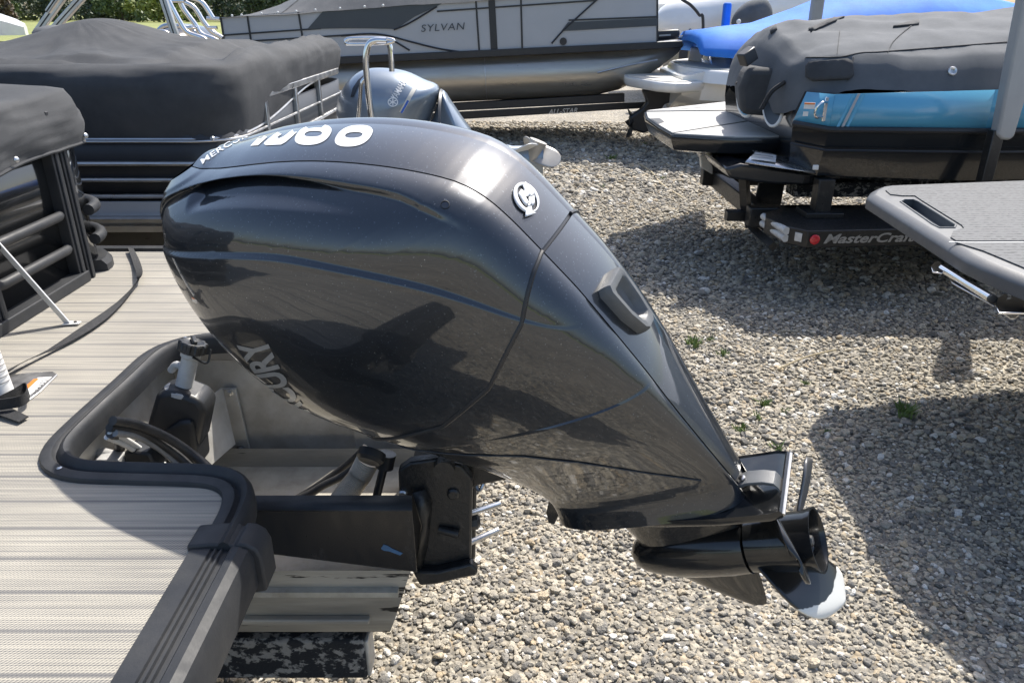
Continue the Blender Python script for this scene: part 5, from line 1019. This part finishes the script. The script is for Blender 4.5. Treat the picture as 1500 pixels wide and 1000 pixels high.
def band(i, j, off, name, m):
    S_ = [np.array(stern)] + [np.array(msec(*s)) for s in ST]
    mb = MB()
    for k in range(len(S_) - 1):
        a, b = S_[k], S_[k + 1]; mb.add([a[0] + (-.0, -off, .0), b[0] + (0, -off, 0), b[1] + (0, -off, 0), a[1] + (0, -off, 0)], [(0, 1, 2, 3)])
    return obj(name, mb, m, mc, smooth=30, solid=.01)
band(0, 1, .006, 'cyan_band', 'cyan_paint')
for s, x in ((0, 0), ): 
    for k in range(3):
        xx = 2.34 + .035 * k; obj('band_stripe', MB().prism([(xx, 5.592, 1.24), (xx + .02, 5.592, 1.24), (xx + .10, 5.592, 1.475), (xx + .08, 5.592, 1.475)], (0, -.003, 0)), 'panel_grey' if k == 1 else 'cyan_paint', mc)
rub = [np.array(q) for q in [stern[1]] + [msec(*s)[1] for s in ST]]; obj('rub_rail', MB().tube([q + (0, -.015, -.012) for q in rub], .022, 8), 'line_black', mc)
obj('chine_rail', MB().tube([np.array(q) + (0, -.012, -.16) for q in [stern[1]] + [msec(*s)[1] for s in ST]], .009, 6), 'line_black', mc)
obj('bow_eye_plate', MB().box(2.22, 2.26, 5.58, 5.60, .94, .975), 'label_white', mc, bevel=.004)
# tow eye with labels
te = at(1199, 160, y=5.66); tey = obj('tow_eye', MB().tube(spline([te + (.06, -.01, .05), te + (.0, -.05, .05), te + (-.04, -.055, .01), te + (-.03, -.05, -.05), te + (.04, -.01, -.05)], 20), .010, 8), 'chrome', mc); obj('eye_base', MB().obox(te + (.05, -.02, 0), (.022, 0, 0), (0, .005, 0), (0, 0, .085)), 'chrome', tey, bevel=.004)
obj('warning_label', MB().obox(at(1186, 155, y=5.63), (.035, -.01, 0), (0, .003, 0), (0, 0, .022)), 'label_white', mc); obj('label_band', MB().obox(at(1186, 152, y=5.625), (.033, -.01, 0), (0, .003, 0), (0, 0, .005)), 'label_orange', mc)
obj('warning_label', MB().obox(at(1180, 167, y=5.64), (.016, -.004, 0), (0, .003, 0), (0, 0, .016)), 'label_white', mc)
# swim platform in three boards
ZP = 1.1
pol = [(944, 164), (950, 162), (1075, 148), (1088, 166), (1110, 172), (1140, 178), (1215, 192), (1183, 198), (1130, 202), (1077, 202.5), (1030, 200), (984, 197), (965, 186), (946, 173)]
PT = [at(u, v, z=ZP) for u, v in pol]; cpt = np.mean(PT, 0)
sp1 = obj('swim_platform', MB().rings([[cpt + (p - cpt) * s + (0, 0, dz) for p in PT] for s, dz in ((1., -.006), (1.004, -.012), (1.0, -.05), (.94, -.13), (.80, -.16))]), 'hull_black', mc, smooth=40)
for L_ in ([(947, 163.5), (952, 162.4), (1074, 148.8), (1081, 162)], [(947, 165.3), (1080, 163.6), (1087, 168), (1110, 175.6), (985, 195.6), (967, 185), (949, 173)], [(987, 196.6), (1112, 176.6), (1140, 180), (1205, 192.5), (1180, 197), (1130, 201), (1077, 201.5), (1030, 199)]):
    q = [at(u, v, z=ZP) for u, v in L_]; obj('platform_board', MB().prism([p + (0, 0, -.006) for p in q], (0, 0, .014)), 'platform_white', sp1, bevel=.003)
q = [at(u, v, z=ZP + .0095) for u, v in [(953, 174), (966, 173.2), (973, 178.5), (965, 181.5)]]; obj('platform_slot', MB().prism(q, (0, 0, .002)), 'line_black', sp1)
q0, q1 = at(1000, 160, z=ZP + .0095), at(1036, 156.5, z=ZP + .0095); obj('platform_mark', MB().ribbon([q0 + (0, .04, 0), q1 + (0, .04, 0)], np.array((0, .05, 0)), .001), 'board_grey', sp1)
# cover
mcc = thing('boat_cover', (4, 6.75, 1.5), 'charcoal fitted cover with straps over the wake boat', 'boat cover')
def mcv(x, w_, zb, zsh, zt):
    L_ = []
    for k in range(37):
        a = k / 36; q = 2 * a - 1; s = abs(q); y = 6.78 + q * w_
        z = zb + (zsh - zb) * (1 - smoothstep(s, .90, 1.)) + (zt - zsh) * (max(0, 1 - s / .93) ** .75); z += .026 * fbm((x * 2.2, y * 2.2, 1)) + .020 * fbm((x * 1.2 + y, y * 5, 4)); L_.append((x + .10 * s * s, y, z))
    return L_
xs_ = [(1.93, .72, 1.30, 1.38, 1.42), (1.97, .84, 1.30, 1.52, 1.60), (2.02, .92, 1.34, 1.62, 1.78), (2.12, 1.02, 1.40, 1.68, 1.90), (2.3, 1.10, 1.47, 1.69, 1.945), (2.7, 1.16, 1.49, 1.695, 1.965), (3.1, 1.19, 1.50, 1.70, 1.985), (3.6, 1.21, 1.51, 1.72, 2.01), (4.2, 1.22, 1.52, 1.75, 2.05), (5.2, 1.24, 1.56, 1.8, 2.1), (7, 1.0, 1.65, 1.85, 2.1), (8.6, .3, 1.72, 1.8, 1.85)]
XI = np.array(xs_); xq = np.unique(np.r_[np.linspace(1.93, 2.3, 16), np.linspace(2.3, 4.4, 50), np.linspace(4.4, 8.6, 16)])
mcan = obj('canvas', MB().rings([mcv(x, *[float(np.interp(x, XI[:, 0], XI[:, k])) for k in range(1, 5)]) for x in xq], closed=False), 'canvas_charcoal', mcc, smooth=60)
mctree = bvh_of(mcan)
def patch(px, name, m, th=.012, lift=.004):
    return obj(name, lay(*subdiv2d(px, [tuple(range(len(px)))], 10), mctree, lift), m, mcc, solid=th, smooth=50)
patch([(1182, 98), (1186, 92), (1240, 88), (1248, 92), (1250, 112), (1244, 117), (1190, 119), (1182, 114)], 'pad', 'canvas_black', .03, .012)
g_ = lay([(1394, 105)], [], mctree, .002).v[0]
obj('grommet', MB().lathe([(0, .032), (.012, .032), (.016, .026), (.012, .016), (.002, .015)], g_, (0, -1, .35), 24), 'steel_silver', mcc)
for px in ([(1129, 46), (1137, 38), (1138, 44), (1130, 51)], [(1308, 40), (1346, 30), (1346, 37), (1308, 41)], [(1184, 44), (1235, 21), (1237, 26), (1188, 48)]): patch(px, 'vent_flap', 'canvas_black', .014, .007)
for L_ in ([(1180, 85), (1230, 84), (1262, 78), (1300, 76), (1480, 62)], [(1230, 46), (1226, 80)], [(1300, 78), (1310, 60), (1345, 30)], [(1250, 84), (1246, 108), (1240, 120)]):
    sp2 = [tuple(q) for q in spline(L_, 24)]; v_ = [(a_, b_ - .55) for a_, b_ in sp2] + [(a_ + .3, b_ + .55) for a_, b_ in sp2]; k_ = len(sp2)
    obj('cover_seam', lay(v_, [(i, i + 1, k_ + i + 1, k_ + i) for i in range(k_ - 1)], mctree, .004), 'canvas_black', mcc, solid=.006)
obj('strap_buckle', MB().obox(at(1095, 83, y=6.3), (.05, .03, .03), (-.02, .04, .0), (-.02, 0, .045)), 'line_black', mcc, bevel=.01)
# rear strapped boards
for u, v, rx, rz, y, lbl in ((1096, 140, .10, .19, 6.45, 'oval board with pale rim and blue face strapped at the wake boat stern'), (1133, 150, .09, .21, 6.15, 'oval board with pale rim and dark face leaning by the cyan band')):
    c = at(u, v, y=y); bd = thing('wake_board', c, lbl, 'board', 'boards strapped to the wake boat stern'); X_ = np.array((.55, -.6, .5)); X_ /= np.linalg.norm(X_); Z_ = np.array((.45, 0, .9)); Z_ -= X_ * (Z_ @ X_); Z_ /= np.linalg.norm(Z_); N_ = np.cross(X_, Z_)
    ring = [c + X_ * rx * math.cos(a) + Z_ * rz * math.sin(a) for a in np.linspace(0, 2 * math.pi, 41)[:-1]]
    obj('board', MB().prism([p - N_ * .012 for p in ring], N_ * .024), 'cyan_paint' if u < 1100 else 'panel_dark', bd, bevel=.005); obj('rim', MB().tube(ring + ring[:2], .014, 8), 'label_white', bd)
for L_, y in (([(1085, 140), (1110, 128), (1128, 112)], 6.3), ([(1090, 160), (1105, 140), (1115, 118)], 6.3), ([(1115, 160), (1130, 135), (1150, 120)], 6.0), ([(1080, 120), (1092, 150), (1100, 166)], 6.5)):
    obj('strap', MB().tube(spline([at(u, v, y=y) for u, v in L_], 12), .018, 6), 'webbing', mcc)
obj('stern_bag', MB().prism([at(u, v, y=6.2) for u, v in [(1085, 168), (1082, 130), (1095, 100), (1160, 100), (1160, 140), (1135, 172)]], (.1, .5, 0)), 'canvas_black', mcc, bevel=.05, seg=3)
# wake tabs under the platform
tp = lambda u, v, y: at(u, v, y=y)
tab = obj('wake_tab', MB().add([tp(1092, 237, 5.7), tp(1106, 223, 5.95), tp(1202, 240, 5.95), tp(1200, 254, 5.7), tp(1092, 239, 5.7), tp(1200, 256, 5.7)], [(0, 1, 2, 3), (0, 3, 5, 4)]), 'steel_silver', mc, solid=.008)
tabl = obj('tab_label', MB().add([tp(1098, 234, 5.735), tp(1107, 224, 5.935), tp(1137, 228.5, 5.935), tp(1136, 239, 5.735)], [(0, 1, 2, 3)]), 'label_white', mc); tabl.location.z += .006
for k in range(2):
    q0, q1 = tp(1104, 226 + 4 * k, 5.88 - .08 * k) + (0, 0, .012), tp(1133, 230 + 4 * k, 5.88 - .08 * k) + (0, 0, .012); obj('print_line', (text_mb('US Patent', q0, q1 - q0, (0, 1, .1), .045, np.linalg.norm(q1 - q0), 0, .01) if k == 0 else MB().ribbon([q0 + (0, .015, 0), q1 + (0, .015, 0)], np.array((0, .012, .001)), .001)), 'print_grey', tabl)
obj('tab_body', MB().prism([tp(u, v, 5.78) for u, v in [(1085, 240), (1200, 256), (1215, 245), (1235, 262), (1180, 272), (1130, 270), (1070, 262), (1062, 247)]], (0, .7, 0)), 'hull_black', mc, bevel=.02)
obj('outer_tab', MB().prism([tp(u, v, 6.9) for u, v in [(1026, 230), (1033, 227), (1045, 240), (1044, 256), (1027, 246)]], (.0, .06, 0)), 'lens_clear', mc, bevel=.01); obj('outer_tab_arm', MB().prism([tp(u, v, 6.9) for u, v in [(1030, 228), (1085, 224), (1100, 240), (1070, 262), (1046, 250)]], (0, .5, 0)), 'hull_black', mc, bevel=.01)
# ---- its trailer
mt = thing('boat_trailer', (2.6, 6.2, 0), 'black trailer with MasterCraft lettered step under the wake boat', 'trailer')
stx = [(1121, 311), (1150, 302), (1175, 299), (1330, 307), (1420, 305), (1420, 333), (1290, 336), (1184, 338.5), (1155, 332), (1122, 318)]
Q = [at(u, v, z=.58) for u, v in stx]; step = obj('step', MB().prism([q - (0, 0, .125) for q in Q], (0, 0, .125)), 'steel_black', mt, bevel=.006)
f0, f1 = at(1211, 353, z=.475), at(1352, 348, z=.475); fd_ = f1 - f0; fd_ /= np.linalg.norm(fd_)
e0, e1 = Q[7], Q[5]; dx = (e1 - e0) / np.linalg.norm(e1 - e0); nf = np.array((dx[1], -dx[0], 0))
obj('lettering', text_mb('MasterCraft', e0 + dx * .125 + nf * .004 + np.array((0, 0, -.092)), dx, (0, 0, 1), .068, .69, .32, .025), 'decal_silver', step)
lp = e0 + dx * .055 + nf * .003 + np.array((0, 0, -.062)); obj('marker_light', MB().lathe([(0, .036), (.008, .036), (.014, .028), (.016, .0)], lp, nf, 24), 'tail_red', mt)
e2 = Q[8]; dx2 = (e0 - e2) / np.linalg.norm(e0 - e2); nf2 = np.array((dx2[1], -dx2[0], 0)); obj('reflector', MB().obox(e2 + dx2 * .09 + nf2 * .003 + np.array((0, 0, -.058)), dx2 * .028, nf2 * .003, np.array((0, 0, .032))), 'lens_clear', mt, bevel=.003)
a, b = Q[0], Q[8]
for dz in (-.03, -.085):
    obj('tail_light', MB().tube([a + (-.012, -.01, dz), b + (-.012, -.01, dz)], .028, 12), 'lens_clear', mt)
obj('riser', MB().box(2.30, 2.42, 5.62, 5.74, .57, .86).box(2.22, 2.5, 5.56, 5.8, .58, .62), 'steel_black', mt, bevel=.006)
obj('frame_rail', MB().box(1.9, 7.5, 5.9, 6.02, .42, .58).box(1.9, 7.5, 7.5, 7.62, .42, .58), 'steel_black', mt, bevel=.01); obj('crossbar', MB().box(2.0, 2.12, 5.9, 7.6, .40, .55), 'steel_black', mt, bevel=.01)
obj('bunk', MB().box(2.3, 7, 6.1, 6.3, .62, .74).box(2.3, 7, 7.2, 7.4, .62, .74), 'bunk_carpet', mt, bevel=.01)
pg = [at(1090, 262, y=6.15), at(1092, 300, y=6.15), at(1100, 332, y=6.15), at(1118, 348, y=5.85), at(1133, 361, y=5.6)]
obj('skid_arm', MB().tube(pg[:3], .045, 4).tube(pg[2:], .04, 4), 'steel_black', mt, smooth=0); obj('skid_arm', MB().box(1.78, 2.2, 6.1, 6.2, .42, .5), 'steel_black', mt, bevel=.006)
obj('rudder', MB().prism([at(u, v, y=6.5) for u, v in [(1112, 268), (1150, 268), (1142, 312), (1104, 308)]], (0, .03, 0)), 'steel_black', mc, bevel=.006)
for x in (3.9, 4.8): obj('wheel', MB().lathe([(-.11, .24), (-.1, .34), (.1, .34), (.11, .24)], (x, 5.75, .34), (0, 1, 0), 28), 'rubber_hose', mt)
obj('fender', MB().box(3.4, 5.4, 5.5, 5.95, .70, .73), 'steel_black', mt, bevel=.01)
gpx = [(1505, -30), (1556, -30), (1487, 200), (1480, 206), (1468, 205), (1461, 198)]
obj('guide_post', MB().prism([at(u, v, y=5.36) for u, v in gpx], (0, .10, 0)), 'post_grey', mt, bevel=.03, seg=3); obj('post_arm', MB().box(3.36, 3.44, 5.4, 5.95, .44, .52).box(3.36, 3.44, 5.38, 5.46, .44, 1.25), 'steel_black', mt, bevel=.006)

# ================================================================== neighbouring boat at the right: grey swim platform
rb = thing('sport_boat', (4.2, 3.3, 0), 'boat with grey rounded swim platform and grooved foam mat', 'boat')
ZR = 1.1
top = [(1270, 284), (1275, 277), (1286, 271.5), (1300, 269.5), (1500, 262), (1750, 252)]
PT = [at(u, v, z=ZR) for u, v in top] + [np.array((4.6, 4.55, ZR)), np.array((4.6, 1.9, ZR)), np.array((2.25, 2.05, ZR)), at(1560, 432, z=ZR), at(1500, 408, z=ZR), at(1440, 384.5, z=ZR), at(1415, 373, z=ZR), at(1340, 327, z=ZR)]
PT = dense([tuple(p) for p in PT] + [tuple(PT[0])], .06)[:-1]; cpt = np.mean(PT, 0)
def inset(P, d, dz):   # shrink a loop inwards by d
    P = np.array(P); n = len(P); out = []
    for i in range(n):
        t = P[(i + 1) % n] - P[i - 1]; nn_ = np.array((-t[1], t[0], 0)); nn_ /= np.linalg.norm(nn_) + 1e-9
        if nn_ @ (cpt - P[i]) < 0: nn_ = -nn_
        out.append(P[i] + nn_ * d + (0, 0, dz))
    return out
rs = [inset(PT, d, dz) for d, dz in ((.045, .0), (.040, -.001), (.012, -.016), (.002, -.028), (0, -.036), (.004, -.078), (.02, -.086))]
plat = obj('swim_platform', MB().rings(rs), 'platform_grey', rb, smooth=40)
slot = [at(u, v, z=ZR) for u, v in [(1319, 296), (1324, 293), (1338, 293), (1346, 296), (1400, 330), (1398, 334), (1376, 334), (1366, 329)]]
cut = obj('cutter', MB().prism([p + (0, 0, -.2) for p in slot], (0, 0, .3)), 'platform_grey')
md = plat.modifiers.new('slot', 'BOOLEAN'); md.object = cut; md.operation = 'DIFFERENCE'; cut.location = tuple(BASE[plat.name] * 0)
bpy.context.view_layer.update(); me2 = bpy.data.meshes.new_from_object(plat.evaluated_get(bpy.context.evaluated_depsgraph_get())); plat.modifiers.clear(); plat.data = me2; bpy.data.objects.remove(cut); me2.set_sharp_from_angle(angle=R(40))
obj('slot_floor', MB().prism([p + (0, 0, -.09) for p in slot], (0, 0, .05)), 'panel_dark', plat)
obj('slot_lip', MB().tube([p + (0, 0, .001) for p in dense([tuple(q) for q in slot] + [tuple(slot[0])], .03)], .005, 6), 'platform_grey', plat)
m1 = [(1297, 280), (1306, 275), (1320, 273.5), (1500, 267), (1750, 258)]; M1 = [at(u, v, z=ZR) for u, v in m1] + [np.array((4.5, 3.05, ZR))] + [at(u, v, z=ZR) for u, v in [(1500, 354), (1430, 354.6), (1400, 354), (1392, 349), (1396, 340), (1412, 336), (1408, 331), (1350, 295), (1340, 288), (1322, 288), (1304, 286)]]
M2 = [at(u, v, z=ZR) for u, v in [(1398, 356), (1430, 356.6), (1500, 356)]] + [np.array((4.5, 3.0, ZR)), np.array((4.5, 2.0, ZR)), np.array((2.35, 2.12, ZR))] + [at(u, v, z=ZR) for u, v in [(1560, 418), (1500, 394), (1440, 369)]]
for M_ in (M1, M2): obj('foam_mat', MB().prism([p + (0, 0, .0005) for p in M_], (0, 0, .006)), 'platform_mat', plat)
lpth = [p for p in (at(1390, 355, z=ZR + .004), at(1430, 355.6, z=ZR + .004), at(1500, 355, z=ZR + .004))]; obj('mat_gap_strip', MB().ribbon(lpth, np.array((0, .004, 0)), .003), 'label_white', plat)
obj('hull', MB().rings([[(x, 3.3 - w_, zt), (x, 3.3 - w_, .95), (x, 3.3 - w_ * .85, .7), (x, 3.3, .5), (x, 3.3 + w_ * .85, .7), (x, 3.3 + w_, .95), (x, 3.3 + w_, zt)] for x, w_, zt in ((3.45, 1.15, 1.5), (4.5, 1.2, 1.75), (8, 1.2, 1.8), (10, .3, 1.9))]), 'white_gel', rb, smooth=30)
# chrome hinge under the platform corner
h0, h1 = at(1380, 393, z=.985), at(1452, 437, z=.985)
obj('hinge_tube', MB().tube([h0, h1], .017, 16), 'chrome', rb); obj('hinge_plug', MB().lathe([(0, .018), (.012, .018), (.014, .012)], h1, h1 - h0, 14), 'plastic_black', rb)
obj('hinge_bracket', MB().prism([at(u, v, z=.985) for u, v in [(1363, 392), (1367, 386), (1376, 384), (1384, 395), (1380, 402), (1366, 400)]], (0, 0, .006)), 'chrome', rb, bevel=.002)
obj('hinge_plate', MB().prism([at(u, v, z=.96) for u, v in [(1390, 408), (1396, 406), (1462, 446), (1456, 450), (1394, 416)]], (0, 0, .006)), 'steel_silver', rb, bevel=.002)
hb_ = obj('hinge_bracket', MB().prism([at(u, v, z=.97) for u, v in [(1457, 450), (1460, 440), (1470, 434), (1476, 436), (1474, 442), (1482, 440), (1480, 432), (1500, 436), (1560, 450), (1560, 470), (1500, 461), (1462, 461)]], (0, 0, .01)), 'chrome', rb, bevel=.002)
obj('bracket_foot', MB().prism([at(u, v, z=.95) for u, v in [(1470, 461), (1492, 463), (1486, 468), (1480, 468)]], (0, 0, .006)), 'steel_silver', rb)
tr5 = thing('boat_trailer', (5.5, 3.3, 0), 'trailer under the boat with the grey swim platform', 'trailer'); obj('frame_rail', MB().box(3.6, 9, 2.5, 2.6, .35, .5).box(3.6, 9, 4.0, 4.1, .35, .5), 'steel_black', tr5, bevel=.01)
for y in (2.3, 4.3): obj('wheel', MB().lathe([(-.1, .22), (-.09, .32), (.09, .32), (.1, .22)], (5.5, y, .32), (0, 1, 0), 24), 'rubber_hose', tr5)

# ================================================================== dark boat and chrome tower frame at upper left, white boat far left
db = thing('wake_boat', (-5.5, 14, 0), 'glossy black boat with silver swirl graphic behind the covered pontoon', 'boat')
px = [(222, 70), (226, 50), (236, 38), (250, 35), (275, 39), (290, 48), (300, 62), (305, 82), (305, 110), (225, 110)]
dh = obj('hull', pillow([tuple(p) for p in spline([(at(u, v, y=10.5)[0], at(u, v, y=10.5)[2]) for u, v in px], 50, True)], 10.8, .8), 'hull_black', db, smooth=60)
dtree = bvh_of(dh)
for k in range(5):
    L_ = [(256 + 2 * k, 62 - k), (262 + 5 * k, 56 + k), (275 + 4 * k, 61 - k), (284 + k, 65 - 2 * k)]; sp2 = [tuple(q) for q in spline(L_, 14)]
    v = [(a, b - .5) for a, b in sp2] + [(a, b + .5) for a, b in sp2]; nn_ = len(sp2); obj('swirl_graphic', lay(v, [(i, i + 1, nn_ + i + 1, nn_ + i) for i in range(nn_ - 1)], dtree, .01), 'decal_silver', dh)
obj('hull_rail', MB().tube(spline([at(u, v, y=9.95) for u, v in [(224, 56), (238, 40), (255, 38), (280, 43), (296, 58)]], 24), .03, 8), 'steel_silver', db)
for u, v in ((213, 57), (240, 58)): obj('tower_speaker', MB().tube([at(u, v, y=9.5) + .09 * np.array((math.cos(a), 0, math.sin(a))) for a in np.linspace(0, 2 * math.pi, 24)], .02, 8), 'chrome', db)
obj('stand', MB().box(-5.4, -4.4, 10.4, 11.2, 0, at(250, 108, y=10.8)[2]), 'steel_black', db)
tw = thing('tower_frame', at(290, 60, y=9.2), 'polished tubular tower frame rising beside the black boat', 'tower frame')
for L_, y in (([(246, 0), (262, 30), (275, 48), (300, 58), (312, 74), (322, 92)], 8.8), ([(262, -4), (268, 12), (285, 35), (295, 50), (318, 60), (328, 74)], 9.1), ([(262, -4), (285, -1), (298, 6), (312, 27)], 9.3), ([(272, 4), (285, 12), (298, 32), (310, 46), (326, 56)], 9.5), ([(270, 41), (288, 41)], 9.0), ([(303, 27), (322, 28)], 9.3), ([(305, 41), (318, 41)], 9.3), ([(310, 72), (328, 71)], 9.1), ([(246, 2), (270, 2)], 9.0)):
    obj('tower_tube', MB().tube(spline([at(u, v, y=y) for u, v in L_], 24) if len(L_) > 2 else [at(u, v, y=y) for u, v in L_], .028 if len(L_) > 2 else .02, 10), 'chrome', tw)
obj('tower_foot', MB().tube([at(322, 92, y=8.8), at(325, 130, y=8.8), np.array((at(325, 130, y=8.8)[0], 8.8, 0))], .03, 8), 'chrome', tw)
fw_ = thing('motorboat', at(0, 30, y=60), 'white boat with dark windscreen parked at the edge of the field', 'motorboat')
a = at(-30, 33, y=62); obj('hull', MB().rings([[a + (x, -w_, -.9), a + (x, -w_, z), a + (x, -w_ * .4, z + .25), a + (x, w_ * .4, z + .25), a + (x, w_, z), a + (x, w_, -.9)] for x, w_, z in ((-6, 1.1, .7), (-1, 1.15, .75), (1.5, 1.1, .35), (2.6, .8, .0), (3.4, .2, -.35))]), 'white_gel', fw_, smooth=40)
obj('windscreen', MB().add([a + (-1.5, -1., .8), a + (.9, -.9, .6), a + (-.6, -.7, 1.35), a + (-2.5, -.8, 1.5), a + (.9, .9, .6), a + (-.6, .7, 1.35)], [(0, 1, 2, 3), (1, 4, 5, 2)]), 'glass_dark', fw_, solid=.03)
